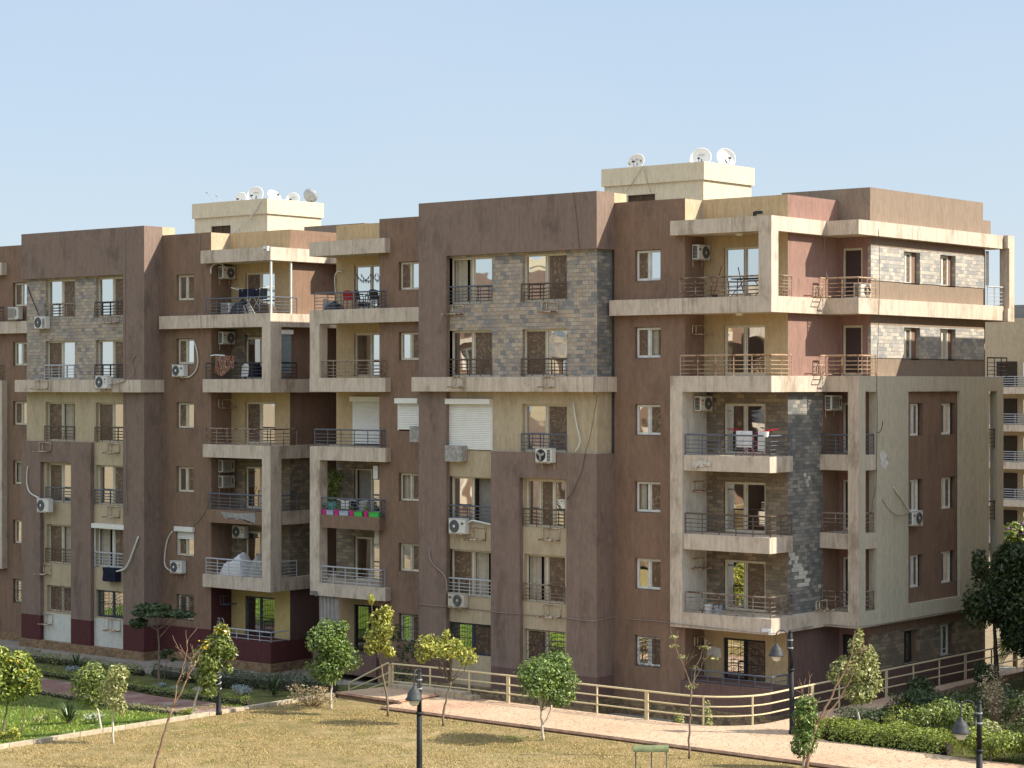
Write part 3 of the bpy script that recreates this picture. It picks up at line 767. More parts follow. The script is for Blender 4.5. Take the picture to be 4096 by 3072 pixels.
    g.quad([(x0+.09, y1-.1, 19.1), (x1-.1, y1-.1, 19.1), (x1-.1, y1-.1, 21.4), (x0+.09, y1-.1, 21.4)])
    sr = obj('stair_room', g, M['cream'], p)
    g = MB(); g.box(x0, x1, 6.0, y1, 21.4, 22.14); obj('roof_rim', g, M['cream'], sr)
    g = MB()
    for i in range(9): g.box(x0+1.34, x0+2.73, 6.2, 6.24, 20.31+i*.07, 20.36+i*.07)
    for xx in (x0+1.32, x0+2.0, x0+2.7): g.box(xx, xx+.05, 6.16, 6.26, 20.3, 20.96)
    g.box(x0+1.3, x0+2.77, 6.27, 6.3, 20.28, 20.98)
    obj('louvre_window', g, M['wood'], sr)
    # ---- link meshes
    for nm, mb_, mt in (('wall', wb, 'brown'), ('wall', wbe, 'beige'), ('wall', wt, 'tower'), ('wall', wside, 'side'), ('wall', wtan, 'tan'), ('wall', mar, 'maroon'), ('wall', wlow, 'lower'), ('wall', whi, 'white_wall'), ('wall', yel, 'yellow_wall'), ('wall', wsa, 'sand'),
                        ('ledge', wsl, 'slab'), ('stone_cladding', st, 'stone'), ('stone_cladding', sd, 'stone_dark'), ('stone_cladding', sbn, 'stone_brown'), ('stone_cladding', sl, 'stone_light'), ('plinth', pl, 'plinth' if B else 'plinth2'), ('roof', core, 'roofing')):
        split_obj(nm, mb_, M[mt], p)

A = thing('apartment_building', 'brown and ochre apartment block, nearest and whole, with a sunlit stone-clad right flank', 'apartment building', (0, 0, 0), 0, 'apartment blocks round the garden')
apartment(A)
Bk = thing('apartment_building', 'apartment block at the left with maroon painted ground floor, cut off by the picture edge', 'apartment building', (-28.0, 1.0, -.235), 0, 'apartment blocks round the garden')
Bk.scale = (1, 1, 1.0115)
apartment(Bk, True)
# ------------------------------------------------------------------ other blocks round the garden
def simple_block(root, W, D, H, k, mat='beige', trim='slab', wx=(), front=True):
    """a plainer neighbour: walls, bands, windows, balconies"""
    g = MB(); ops = []
    zs = [1.2 + 3.02*i for i in range(k)]
    for z in zs:
        for x in wx: ops.append((x, x+1.4, z+.7, z+2.1))
    g.facade(FRONT(0), 0, W, 0, H, ops, .2)
    g.quad([(W,0,0),(W,D,0),(W,D,H),(W,0,H)]); g.quad([(0,D,0),(0,0,0),(0,0,H),(0,D,H)])
    g.quad([(W,D,0),(0,D,0),(0,D,H),(W,D,H)]); g.quad([(0,0,H-.9),(W,0,H-.9),(W,D,H-.9),(0,D,H-.9)])
    obj('wall', g, M[mat], root)
    for z in zs:
        for x in wx: window(root, (x, .16, z+.7), 0, 1.4, 1.4, 'SM', 'alu')
# block at the right, just outside the picture, whose shade falls on the flank
Cb = thing('apartment_building', 'apartment block to the right beyond the picture edge, shading the stone flank', 'apartment building', (14.8, 12.6, 0), 0, 'apartment blocks round the garden')
simple_block(Cb, 26, 16, 20.6, 6, 'beige', 'slab', (4, 9, 14, 19))
g = MB(); g.box(1.4, 3.0, -5.4, -.01, .8, 20.17); obj('shade_block', g, M['tan'], Cb)  # unseen projecting block, added and shaped for the shade it casts on the flank

# the blocks across the garden, behind the viewer: they show in the glass
def copy_tree(o, parent=None):
    c = o.copy(); COL.objects.link(c); c.parent = parent
    for ch in list(o.children): copy_tree(ch, c)
    return c
for lx, ly, lab in ((-14, -50, 'apartment block across the garden, behind the viewer'), (-42.2, -51, 'farther apartment block across the garden, behind the viewer')):
    c = copy_tree(A); c.location = (lx - 8, ly, .3); c.rotation_euler = (0, 0, math.pi); c['label'] = lab

# pale block far behind at the right edge
F = thing('apartment_building', 'far pale apartment block glimpsed past the right corner, sunny balconies stacked', 'apartment building', (0, 0, 0), 0, 'apartment blocks round the garden')
# oriented like the others; right of the flank, 180 m off
def far_block():
    ox, oy = -38.5, 97.0
    for i, (bx_, by_) in enumerate(((0, 0), (6.2, -2.0), (12.4, -4.0))):
        X0 = ox + bx_; Y0 = oy + by_
        g = MB(); g.box(X0-.6, X0+5.6, Y0+.35, Y0+9, -3, 18.4); obj('wall', g, M['sand'], F)
        g = MB(); g.box(X0+4.6, X0+5.6, Y0-1.5, Y0+.34, -3, 18.4); obj('pier', g, M['cream'], F)
        for k in range(6):
            z = -2.7 + 3.05*k
            g = MB(); g.box(X0-.5, X0+4.59, Y0-1.4, Y0+.3, z-.35, z+.2); obj('balcony_slab', g, M['slab'], F)
            g = MB(); g.box(X0+.8, X0+2.6, Y0+.25, Y0+.34, z+.25, z+2.3); obj('door', g, M['dim'], F)
            g = MB(); g.box(X0+3.2, X0+4.2, Y0+.25, Y0+.34, z+1.0, z+2.2); obj('window', g, M['glass'], F)
            g = MB()
            for r in range(5): g.tube([(X0-.4, Y0-1.35, z+.3+r*.19), (X0+4.5, Y0-1.35, z+.3+r*.19)], .028, 4)
            for q in range(5): g.tube([(X0-.4+q*1.22, Y0-1.35, z+.2), (X0-.4+q*1.22, Y0-1.35, z+1.08)], .03, 4)
            obj('railing', g, M['rail_white'], F)
    g = MB(); g.box(ox+2.0, ox+20, oy+1.5, oy+9, 18.0, 19.6); obj('parapet', g, M['grey'], F)
far_block()

# ------------------------------------------------------------------ ground
def ss(a, b, x):
    t = max(0, min(1, (x-a)/(b-a))); return t*t*(3-2*t)
def hg(X, Y):
    """ground height: a terrace, falling away towards the left-hand block"""
    if X > -7.9: return .8
    return max(-.25, .75 + (X+7.9)*.095)
g = MB(); g.quad([(-2500,-2500,-.6),(2500,-2500,-.6),(2500,2500,-.6),(-2500,2500,-.6)]); struct('ground', g, M['soil'])
def sheet(xs, ys, hf):
    g = MB()
    for i in range(len(xs)-1):
        for j in range(len(ys)-1):
            P = [(xs[i],ys[j]),(xs[i+1],ys[j]),(xs[i+1],ys[j+1]),(xs[i],ys[j+1])]
            g.quad([(x, y, hf(x, y)) for x, y in P], P)
    return g
fr = lambda a, b, st: [a + (b-a)*i/max(1, round((b-a)/st)) for i in range(max(1, round((b-a)/st))+1)]
def lawn_h(x, y):
    n_ = noise.noise((x*.22, y*.22, 3.1))*.07 + noise.noise((x*.8, y*.8, 1.7))*.02
    edge = ss(-8.5, -9.6, y) * ss(-7.8, -7.0, x)
    return .8 + n_*edge
m, n, b = newmat('dry lawn', .95, .1)
v = coords(n)
f1 = noisetex(n, v, .16, 6, .65); f2 = noisetex(n, v, 1.1, 6, .75); f3 = noisetex(n, coords(n, (18, 18, 18)), 1.0, 4, .8)
col = ramp(n, f1, [(.28, (.20,.165,.065)), (.45, (.33,.245,.12)), (.68, (.43,.325,.185))])
col = mix(n, ramp(n, f2, [(.40, (0,0,0)), (.66, (.85,.85,.85))]), col, (.20,.165,.07,1))
pg = noisetex(n, v, .55, 4, .6)
col = mix(n, ramp(n, pg, [(.57, (0,0,0)), (.72, (.65,.65,.65))]), col, (.13,.15,.035,1))
br_ = noisetex(n, v, .85, 5, .7)
col = mix(n, ramp(n, br_, [(.62, (0,0,0)), (.72, (.7,.7,.7))]), col, (.44,.32,.19,1))
col = mix(n, .85, col, mix(n, 1.0, col, ramp(n, f3, [(.3, (.30,.28,.24)), (.7, (1.75,1.75,1.7))]), 'MULTIPLY'))
n.links.new(col, b.inputs['Base Color']); bump(n, b, f3, 1.0, .08)
M['lawn'] = m
struct('dry_lawn', sheet(fr(-7.75, 60, .9), fr(-64, -6.9, .9), lawn_h), M['lawn'])
m, n, b = newmat('green garden lawn', .95, .1)
v = coords(n)
f1 = noisetex(n, v, .3, 5, .6); f2 = noisetex(n, v, 1.7, 5, .7); f3 = noisetex(n, coords(n, (16,16,16)), 1.0, 4, .8)
# lush in front, thinner towards the building (watering)
tc = N(n, 'ShaderNodeTexCoord'); sp = N(n, 'ShaderNodeSeparateXYZ'); n.links.new(tc.outputs['Object'], sp.inputs[0])
mr = N(n, 'ShaderNodeMapRange'); mr.inputs['From Min'].default_value = -13.0; mr.inputs['From Max'].default_value = -8.5
n.links.new(sp.outputs['Y'], mr.inputs['Value'])
lush = ramp(n, f1, [(.3, (.065,.115,.018)), (.7, (.125,.185,.035))])
lush = mix(n, ramp(n, f2, [(.5, (0,0,0)), (.75, (.8,.8,.8))]), lush, (.19,.25,.03,1))
thin = ramp(n, f2, [(.35, (.085,.105,.028)), (.7, (.19,.17,.085))])
col = mix(n, mr.outputs[0], lush, thin)
mr2 = N(n, 'ShaderNodeMapRange'); mr2.inputs['From Min'].default_value = -27.0; mr2.inputs['From Max'].default_value = -33.0; n.links.new(sp.outputs['Y'], mr2.inputs['Value'])
col = mix(n, mr2.outputs[0], col, (.27,.21,.10,1))
col = mix(n, .85, col, mix(n, 1.0, col, ramp(n, f3, [(.3, (.25,.25,.2)), (.7, (1.8,1.8,1.6))]), 'MULTIPLY'))
n.links.new(col, b.inputs['Base Color']); bump(n, b, f3, 1.0, .08)
M['garden'] = m
struct('garden_lawn', sheet(fr(-48, -7.9, 1.3), fr(-64, -1.9, 1.3), lambda x, y: hg(x, y) + .0), M['garden'])
# stamped concrete
m, n, b = newmat('pink stamped concrete', .85, .25)
vo = N(n, 'ShaderNodeTexVoronoi'); vo.feature = 'DISTANCE_TO_EDGE'; vo.inputs['Scale'].default_value = 3.2
mp = coords(n); nz = N(n, 'ShaderNodeTexNoise'); nz.inputs['Scale'].default_value = 3.0; n.links.new(mp, nz.inputs['Vector'])
av = N(n, 'ShaderNodeMix', data_type='RGBA', blend_type='ADD'); av.inputs['Factor'].default_value = .25
n.links.new(mp, av.inputs['A']); n.links.new(nz.outputs['Color'], av.inputs['B']); n.links.new(av.outputs['Result'], vo.inputs['Vector'])
joint = ramp(n, vo.outputs['Distance'], [(.0, (0,0,0)), (.045, (1,1,1))])
f1 = noisetex(n, mp, .3, 6, .65); f2 = noisetex(n, mp, 9, 4, .7)
col = ramp(n, f1, [(.25, (.42,.235,.165)), (.45, (.49,.34,.225)), (.7, (.53,.40,.28))])
col = mix(n, .4, col, mix(n, 1.0, col, ramp(n, f2, [(.3, (.6,.6,.6)), (.7, (1.3,1.3,1.3))]), 'MULTIPLY'))
col = mix(n, joint, mix(n, .8, col, (.20,.105,.075,1)), col)
n.links.new(col, b.inputs['Base Color']); bump(n, b, joint, .5, .02)
M['stamped'] = m
m, n, b = newmat('red stamped path', .8, .3)
v = coords(n); f1 = noisetex(n, v, .7, 6, .7); f2 = noisetex(n, v, 7, 4, .7)
col = ramp(n, f1, [(.3, (.15,.06,.052)), (.5, (.21,.115,.095)), (.66, (.34,.26,.22))])
col = mix(n, .5, col, mix(n, 1.0, col, ramp(n, f2, [(.3, (.6,.6,.6)), (.7, (1.3,1.3,1.3))]), 'MULTIPLY'))
n.links.new(col, b.inputs['Base Color']); M['redpath'] = m
m, n, b = newmat('grey pavers', .9, .2)
t = N(n, 'ShaderNodeTexBrick'); t.inputs['Scale'].default_value = 1; t.inputs['Brick Width'].default_value = .2; t.inputs['Row Height'].default_value = .1; t.inputs['Mortar Size'].default_value = .006
t.inputs['Color1'].default_value = (.24,.20,.17,1); t.inputs['Color2'].default_value = (.31,.265,.22,1); t.inputs['Mortar'].default_value = (.12,.1,.08,1)
n.links.new(coords(n), t.inputs['Vector']); n.links.new(t.outputs['Color'], b.inputs['Base Color']); M['pavers'] = m
m, n, b = newmat('kerb stone', .9, .2)
t = N(n, 'ShaderNodeTexBrick'); t.inputs['Scale'].default_value = 1; t.inputs['Brick Width'].default_value = 1.0; t.inputs['Row Height'].default_value = 10; t.inputs['Mortar Size'].default_value = .012; t.offset = 0
t.inputs['Color1'].default_value = (.40,.33,.24,1); t.inputs['Color2'].default_value = (.48,.40,.30,1); t.inputs['Mortar'].default_value = (.1,.07,.05,1)
mpn = N(n, 'ShaderNodeMapping'); tc = N(n, 'ShaderNodeTexCoord'); sp = N(n, 'ShaderNodeSeparateXYZ'); cb = N(n, 'ShaderNodeCombineXYZ'); cb.inputs[1].default_value = 5.0
n.links.new(tc.outputs['Object'], sp.inputs[0]); ad = N(n, 'ShaderNodeMath', operation='ADD'); n.links.new(sp.outputs[0], ad.inputs[0]); n.links.new(sp.outputs[1], ad.inputs[1]); n.links.new(ad.outputs[0], cb.inputs[0])
n.links.new(cb.outputs[0], t.inputs['Vector'])
f2 = noisetex(n, coords(n), 6, 4, .7)
n.links.new(mix(n, .5, t.outputs['Color'], mix(n, 1.0, t.outputs['Color'], ramp(n, f2, [(.3, (.5,.48,.45)), (.7, (1.35,1.35,1.3))]), 'MULTIPLY')), b.inputs['Base Color'])
M['kerb'] = m
M['kerb_br'] = plain('reddish brown kerb', (.26,.16,.11,1), .9, .2, 0, .35, 3)

arc = [(9.3 - 2.3 + 2.3*math.cos(a), -4.12 + 2.3 + 2.3*math.sin(a)) for a in [(-math.pi/2)*k/8 for k in range(9)]]   # rounded corner of the fence line
gp = MB()
gp.prism([(-4.15, -7.0), (-4.0, -8.0), (60, -8.15), (60, -4.2), (13.0, -4.05), (11.6, -3.4), (10.9, -.5), (10.75, 2.3), (10.3, 6.8), (9.95, 10.7), (9.9, 30), (9.3, 30)] + arc + [(-2.6, -4.1), (-4.15, -4.1)], -.3, .90)
struct('path', gp, M['stamped'])
gp = MB(); gp.prism([(-7.5, -6.75), (-4.0, -7.05), (-4.15, -4.1), (-7.0, -4.1)], -.3, 1.0); struct('path_landing', gp, M['stamped'])
g = MB(); g.tube([(-3.98, -8.06, .86), (60, -8.21, .86)], .075, 4); struct('path_kerb', g, M['kerb_br'])
g = MB(); g.tube([(-7.55, -6.8, .95), (-4.0, -7.1, .95), (-3.9, -7.1, .9)], .075, 4); g.tube([(-4.05, -7.1, .96), (-4.12, -4.2, .96)], .08, 4); struct('landing_kerb', g, M['kerb_br'])
g = MB(); g.box(-6.6, -2.9, -4.75, -4.15, .9, 1.16); g.box(-2.9, -2.45, -4.7, -4.15, .9, 1.05); struct('kerb_step', g, M['kerb'])
g = MB(); g.box(-7.95, -7.72, -64, -6.7, .4, .93); struct('garden_kerb', g, M['kerb'])
g = MB()
for i in range(6): g.box(-7.0-.32*(i+1), -7.0-.32*i, -4.7, -3.0, -.3, 1.0-.17*(i+1))
struct('steps', g, M['pavers'])
g = MB(); g.prism([(-16.5, -4.0), (-7.5, -3.5), (-7, -4.05), (9.28, -4.05), (9.28, 24), (-16.5, 24)], -.5, .0); struct('service_strip', g, M['concrete'])
g = MB(); g.prism([(-48, -1.9), (-16.5, -1.9), (-16.5, 24), (-48, 24)], -.5, -.235); struct('pavement', g, M['pavers'])
def drape(poly_pairs, off, name, mat):
    g = MB()
    for (a, b), (c, d) in zip(poly_pairs, poly_pairs[1:]):
        for i in range(6):
            t0, t1 = i/6, (i+1)/6
            q = []
            for P, t_ in ((a, b, t0), (c, d, t0), (c, d, t1), (a, b, t1)) and (((a, b), t0), ((c, d), t0), ((c, d), t1), ((a, b), t1)):
                x = P[0][0]*(1-t_)+P[1][0]*t_; y = P[0][1]*(1-t_)+P[1][1]*t_; q.append((x, y, hg(x, y)+off))
            g.quad(q)
    struct(name, g, mat)
drape([((-48, -8.2), (-48, -5.8)), ((-27, -8.4), (-27, -6.0)), ((-21.3, -8.7), (-21, -6.2)), ((-17.3, -9.5), (-17, -7.1)), ((-13, -11.1), (-12.5, -8.8)), ((-10.5, -12.2), (-10.6, -9.9)), ((-7.95, -13.2), (-7.95, -10.9))], .03, 'garden_path', M['redpath'])
g = sheet(fr(10.55, 60, 2.0), fr(-3.95, 30, 2.0), lambda x, y: .83 + .04*noise.noise((x*.4, y*.4, 0)))
g2 = MB()
for f in range(0, len(g.v), 4):
    q = g.v[f:f+4]
    cx = sum(p[0] for p in q)/4; cy = sum(p[1] for p in q)/4
    if cx < 11.6 + (1.2 if cy < -3 else 0) and cy < 0: continue
    g2.quad(q)
struct('garden_bed', g2, M['bed'])
# ------------------------------------------------------------------ things on the buildings
def text_mesh(s, size):
    c = bpy.data.curves.new('lettering', 'FONT'); c.body = s; c.size = size; c.align_x = 'CENTER'; c.align_y = 'CENTER'; c.extrude = .002
    o = bpy.data.objects.new('lettering', c); COL.objects.link(o)
    dg = bpy.context.evaluated_depsgraph_get(); me = bpy.data.meshes.new_from_object(o.evaluated_get(dg))
    bpy.data.objects.remove(o); return me
_ac = {}
ACG = 'air conditioner units on the two facades'
def ac(label, loc, rz=0, style='std', mat='ac', logo=None, w_=.82, h_=.56, d_=.3, bracket=True, fan=True):
    t = thing('air_conditioner', label, 'air conditioner', loc, rz, ACG)
    c = MB(); e = .03
    c.box(0, w_, e, d_, 0, h_); c.box(e, w_-e, 0, e, e, h_-e)
    for q in ([(0,e,0),(e,0,e),(e,0,h_-e),(0,e,h_)], [(w_,e,0),(w_,e,h_),(w_-e,0,h_-e),(w_-e,0,e)], [(0,e,h_),(e,0,h_-e),(w_-e,0,h_-e),(w_,e,h_)], [(0,e,0),(w_,e,0),(w_-e,0,e),(e,0,e)]): c.quad(q)
    c.box(-.015, w_+.015, -.01, d_+.01, h_, h_+.012)
    obj('casing', c, M[mat], t)
    Mx = Matrix.Rotation(R(90), 3, 'X')
    fx = w_*.36 if style != 'right' else w_*.62; r = h_*.41
    if style == 'cover': pass
    elif style == 'old':
        g = MB(); g.box(.05, w_*.68, -.012, .0, .06, h_-.06); obj('fan_guard', g, M['grey'], t)
        g = MB()
        for i in range(9): g.box(.05, w_*.68, -.022, -.012, .075+i*.052, .09+i*.052)
        obj('grille_bar', g, M['ac_old'], t)
        g = MB(); g.box(w_*.76, w_*.84, -.012, 0, .14, h_-.12); obj('badge_strip', g, M['wood'], t)
    else:
        g = MB(); g.lathe([(.0, .012), (r, .012), (r+.015, .0)], (fx, 0, h_/2), 22, Mx); obj('fan_guard', g, M['grey' if style != 'broken' else 'black'], t)
        if style == 'broken':
            g = MB()
            for k in range(3):
                a = k*2.1+.4; g.obox((fx+math.cos(a)*r*.45, -.03, h_/2+math.sin(a)*r*.45), (r*.8, .01, r*.42), Matrix.Rotation(-a, 3, 'Y'))
            obj('fan_blade', g, M['wrap'], t)
        else:
            for k in (.42, .62, .8, .96):
                g = MB(); pts = [(fx+r*k*math.cos(2*math.pi*i/20), -.022, h_/2+r*k*math.sin(2*math.pi*i/20)) for i in range(21)]
                g.tube(pts, .006, 4, False); obj('guard_ring', g, M['black'], t)
        g = MB(); g.lathe([(0, .035), (.05, .03), (.055, .01)], (fx, 0, h_/2), 12, Mx); obj('fan_hub', g, M['white' if style == 'std' else 'ac_old'], t)
    if style in ('std', 'right', 'old', 'broken'):
        g = MB()
        for i in range(9): g.box(-.012, -.001, .05, d_-.04, .05+i*.053, .085+i*.053)
        obj('side_louvre', g, M['black'], t)
    if style in ('front', 'broken'):
        g = MB()
        for i in range(8): g.box(w_*.74, w_*.95, -.008, 0, .06+i*.058, .095+i*.058)
        obj('front_louvre', g, M['black'], t)
    if style == 'cover':
        g = MB(); nn = 7
        P = {}
        def pt(u, v_):
            x = -.04 + (w_+.1)*u; z = -.02+(h_+.09)*v_
            return (x, -.06-.035*noise.noise((x*6, z*6, loc[0])), z+.02*noise.noise((x*5, 3, z*4)))
        for i in range(nn):
            for j in range(nn): g.quad([pt(i/nn, j/nn), pt((i+1)/nn, j/nn), pt((i+1)/nn, (j+1)/nn), pt(i/nn, (j+1)/nn)])
        for i in range(nn):
            a, b_ = pt(i/nn, 1), pt((i+1)/nn, 1); g.quad([a, b_, (b_[0], d_+.02, b_[2]), (a[0], d_+.02, a[2])])
            a, b_ = pt(1, i/nn), pt(1, (i+1)/nn); g.quad([a, (a[0], d_, a[2]), (b_[0], d_, b_[2]), b_])
        obj('cloth_cover', g, M[mat if mat in ('navy', 'wrap') else 'wrap'], t, smooth=True)
    if logo:
        lx = w_*.84 if style != 'right' else w_*.16
        if logo == 'LG':
            g = MB(); g.lathe([(0, .014), (.045, .014), (.045, 0)], (lx, 0, h_*.72), 14, Mx); obj('emblem', g, M['emblem_r'], t)
            link('lettering', text_mesh('LG', .10), t, (lx, -.006, h_*.48), (R(90), 0, 0)).data.materials.append(M['grey'])
        else:
            g = MB(); pts = [(lx+.085*math.cos(2*math.pi*k/16), -.006, h_*.70+.045*math.sin(2*math.pi*k/16)) for k in range(16)]
            g.quad(pts[::-1]); g.quad(pts)
            obj('emblem', g, M['emblem_b'], t)
            link('lettering', text_mesh('Carrier', .038), t, (lx, -.012, h_*.70), (R(90), 0, 0)).data.materials.append(M['white'])
    if bracket:
        g = MB()
        for x in (.1, w_-.1): g.tube([(x, -.02, -.02), (x, d_+.04, -.02)], .02, 4); g.tube([(x, d_+.03, -.02), (x, d_+.03, -.28)], .016, 4)
        g.tube([(-.03, -.01, -.02), (w_+.03, -.01, -.02)], .016, 4)
        obj('wall_bracket', g, M['bracket'], t)
    return t
X = PI2
ac('white unit in the corner of the top open-fronted balcony on the nearer block', (3.75, 1.56, 17.82), X, 'right', 'ac', 'Carrier')
ac('white unit on the pale post wall above the balcony with the red drying rack', (3.88, 1.53, 11.96), X, 'right', 'ac', 'LG')
ac('bare white casing high in the narrow recess right of the dark stone wall', (7.62, 4.98, 11.99), X, 'old', 'ac', 'Carrier')
ac('white unit on the shaded right flank, in the tall brown recess of the olive frame', (9.17, 8.55, 7.4), X, 'right', 'ac', 'Carrier')
ac('unit standing on the small top corner balcony behind rusty rails, beside the pale stone', (8.72, 5.3, 16.33), X, 'right', 'ac', None, bracket=False)
ac('unit with a missing fan guard below the window right of the big white shutter', (-2.84, -.34, 9.88), 0, 'broken', 'ac', None)
ac('clean white unit left of an empty white bracket, on the ochre wall by the portal', (-7.64, -.12, 6.82), 0, 'std', 'ac', 'Carrier', w_=.9, h_=.62)
ac('grimy white unit under the pale grey window rail, lowest on the nearer tower', (-7.69, -.12, 3.79), 0, 'right', 'ac_old', 'Carrier', w_=.88)
ac('unit wrapped in grey cloth and cord under the big white shutter', (-7.74, -.12, 9.82), 0, 'cover', 'ac', None)
ac('small cloth-wrapped unit below the closed shutter of the narrow side window', (-10.5, .72, 10.56), 0, 'cover', 'ac', None, w_=.7)
ac('narrow end-on unit above the balcony lined with pink and green planters', (-13.28, 2.12, 8.87), -X, 'right', 'ac', None)
ac('end-on unit under the brown balcony slab, beside a sliding door', (-13.2, 2.12, 6.05), -X, 'right', 'ac_old', None)
ac('small beige unit on the floor of the balcony with the red plastic chair', (-16.5, 1.45, 16.28), 0, 'old', 'ac_old', None, w_=.7, h_=.42, bracket=False)
ac('unit at the far left on the sand ledge, beside the grey stone', (-39.4, 1.66, 16.32), 0, 'old', 'ac', None, w_=.86, h_=.62)
ac('white unit on the grey stone under the left window of the top floor', (-36.24, .88, 15.77), 0, 'front', 'ac', None, w_=.9, h_=.62)
ac('white unit on the stained sand ledge under the black window railing', (-30.83, .33, 12.78), 0, 'std', 'ac', 'LG', w_=.88, h_=.62)
ac('white unit below the side window with a hanging hose, upper left block', (-26.97, 1.82, 13.36), 0, 'std', 'ac', 'Carrier')
ac('white unit with a long curved hose, on the left edge of the brown portal', (-35.69, .62, 6.62), 0, 'std', 'ac', None, w_=.92, h_=.66)
ac('unit half covered with a navy cloth below the pale window railing', (-30.8, .88, 3.45), 0, 'cover', 'navy', None)
ac('white unit low on the left block, under the small half-shuttered window', (-27.11, 1.82, 3.98), 0, 'std', 'ac', 'LG')
ac('unit above the laundry on the top balcony of the left block', (-24.18, 2.55, 17.99), X, 'right', 'ac', 'LG')
ac('unit above the striped rug on the left block balcony', (-24.18, 2.55, 14.9), X, 'right', 'ac', 'LG')
ac('upper of two stacked yellowed units on the left block', (-24.15, 2.5, 8.84), X, 'old', 'ac_old', None)
ac('lower of two stacked yellowed units on the left block', (-24.15, 2.5, 8.1), X, 'old', 'ac_old', None)
ac('unit with a coiled hose above the balcony of sheet-covered furniture', (-24.15, 3.1, 5.72), 0, 'std', 'ac', 'LG')
ac('old white unit on the floor of the laundry balcony, left end', (-24.3, 2.5, 16.33), 0, 'old', 'ac', None, w_=.62, h_=.5, bracket=False)
# empty brackets are bolted parts of the buildings
for x, z, wd, ht, Y in ((-7.92, 15.89, .85, .35, .2), (-2.9, 15.88, .8, .38, .2), (-7.24, 12.88, .66, .40, -.33), (-2.46, 12.88, .64, .39, -.33), (-6.82, 6.61, .95, .5, .2), (-2.87, 6.78, .88, .45, .2), (-2.84, 3.7, .9, .48, .2)):
    ac_bracket(A, (x, Y, z), 0, wd, ht)
for Xw, y, z, wd, ht in ((3.41, 1.6, 14.93, .8, .35), (3.53, 1.44, 8.86, .8, .36), (3.41, 1.75, 2.83, .66, .33), (7.57, 3.77, 16.34, .58, .38), (7.57, 3.81, 13.36, .58, .36), (7.57, 3.89, 4.31, .78, .36), (3.53, 1.4, 5.87, .85, .37)):
    ac_bracket(A, (Xw, y, z), X, wd, ht)
for x, z, wd, ht, Y in ((-30.96, 15.97, .9, .34, 1.2), (-35.8, 12.76, 1.0, .4, .66), (-35.91, 9.63, .9, .42, .98), (-30.92, 9.66, .9, .43, 1.2), (-30.92, 6.54, .9, .5, 1.2), (-36.08, 3.48, .8, .48, 1.2), (-35.79, .99, .66, .5, 1.2), (-30.85, 1.03, .9, .54, 1.2)):
    ac_bracket(Bk, (x+28, Y-1, (z+.235)/1.0115), 0, wd, ht, 'bracket' if z > 1.02 or x < -33 else 'rail_blue')
for y, z, wd in ((2.6, 11.87, .8), (2.7, 2.56, .7)):
    ac_bracket(Bk, (3.45, y-1, (z+.235)/1.0115), X, wd, .38, 'bracket' if z > 5 else 'rail_blue')

def cable(label, pts, r=.016, mat='cable', name='cable', cat='cable', group='cables strung on the facades'):
    # smooth the polyline
    P = [Vector(p) for p in pts]; Q = []
    for i in range(len(P)-1):
        p0, p1, p2, p3 = P[max(i-1,0)], P[i], P[i+1], P[min(i+2, len(P)-1)]
        for k in range(5):
            t = k/5; Q.append(.5*((2*p1)+(p2-p0)*t+(2*p0-5*p1+4*p2-p3)*t*t+(3*p1-p0-3*p2+p3)*t**3))
    Q.append(P[-1]); g = MB(); g.tube(Q, r, 5)
    return tag(obj(name, g, M[mat], smooth=True), label, cat, group)
cable('thin dark cable hanging from the sand ledge down the nearer brown portal', [(.15,-.36,13.29),(.14,-.36,12.68),(.025,-.03,12.5),(-.1,-.03,11.8),(-.32,-.03,10.88),(-.55,-.03,10.24),(-.72,-.03,9.55),(-1.01,-.03,9.04),(-1.13,-.03,8.77),(-1.47,-.03,8.43)], .011, 'cable_d')
cable('thin dark cable down the top brown parapet of the nearer tower', [(-1.14,-.02,20.6),(-1.01,-.02,19.74),(-.84,-.02,18.35)], .008, 'cable_d')
cable('pale cable running level along the whole nearer front above the ground floor', [(-9.38,-.03,3.78),(-8.47,-.03,3.75),(-7.85,-.03,3.78),(-7.7,.17,3.74),(-5.5,.17,3.72),(-5.38,-.03,3.74),(-4.7,-.03,3.71),(-3.95,-.03,3.74),(-3.8,.17,3.7),(-1.6,.17,3.7),(-1.42,-.03,3.73),(-.55,-.03,3.70),(.03,-.03,3.74),(.05,1.1,3.78),(.88,1.1,3.76),(2.06,1.1,3.77),(2.93,1.1,3.72),(2.94,.77,3.78),(5,.77,3.74),(7.6,.77,3.72),(7.62,3,3.74),(7.62,4.6,3.72),(9.03,4.65,3.74),(9.03,7,3.7),(9.03,10.2,3.74),(9.03,13,3.72),(9.03,16,3.76)], .018, 'cable')
cable('cable dropping down the olive frame on the right flank', [(8.93,6.1,19.3),(9.02,6.17,18.7),(9.02,6.2,16.3),(9.03,6.0,13.3),(9.03,6.04,12.08),(9.03,5.99,10.29),(9.03,5.95,9.17),(9.03,5.69,8.51),(9.03,5.63,8.12)], .010, 'cable_d')
cable('short looped wire end on the olive frame beside the slot', [(9.03,5.99,11.12),(9.03,6.26,11.16),(9.03,6.43,11.4),(9.03,6.43,11.57)], .012, 'cable_d')
cable('dark cable over the tan parapet block on the roof', [(8.17,6.13,20.66),(8.35,6.13,20.27),(8.66,6.13,19.76)], .010, 'cable')
cable('grey wire hanging in front of the sunlit pink wall', [(7.59,4.58,18.7),(7.55,4.56,18.2),(7.5,4.68,17.54),(7.5,4.79,17.27),(7.6,4.73,17.05)], .012, 'grey')
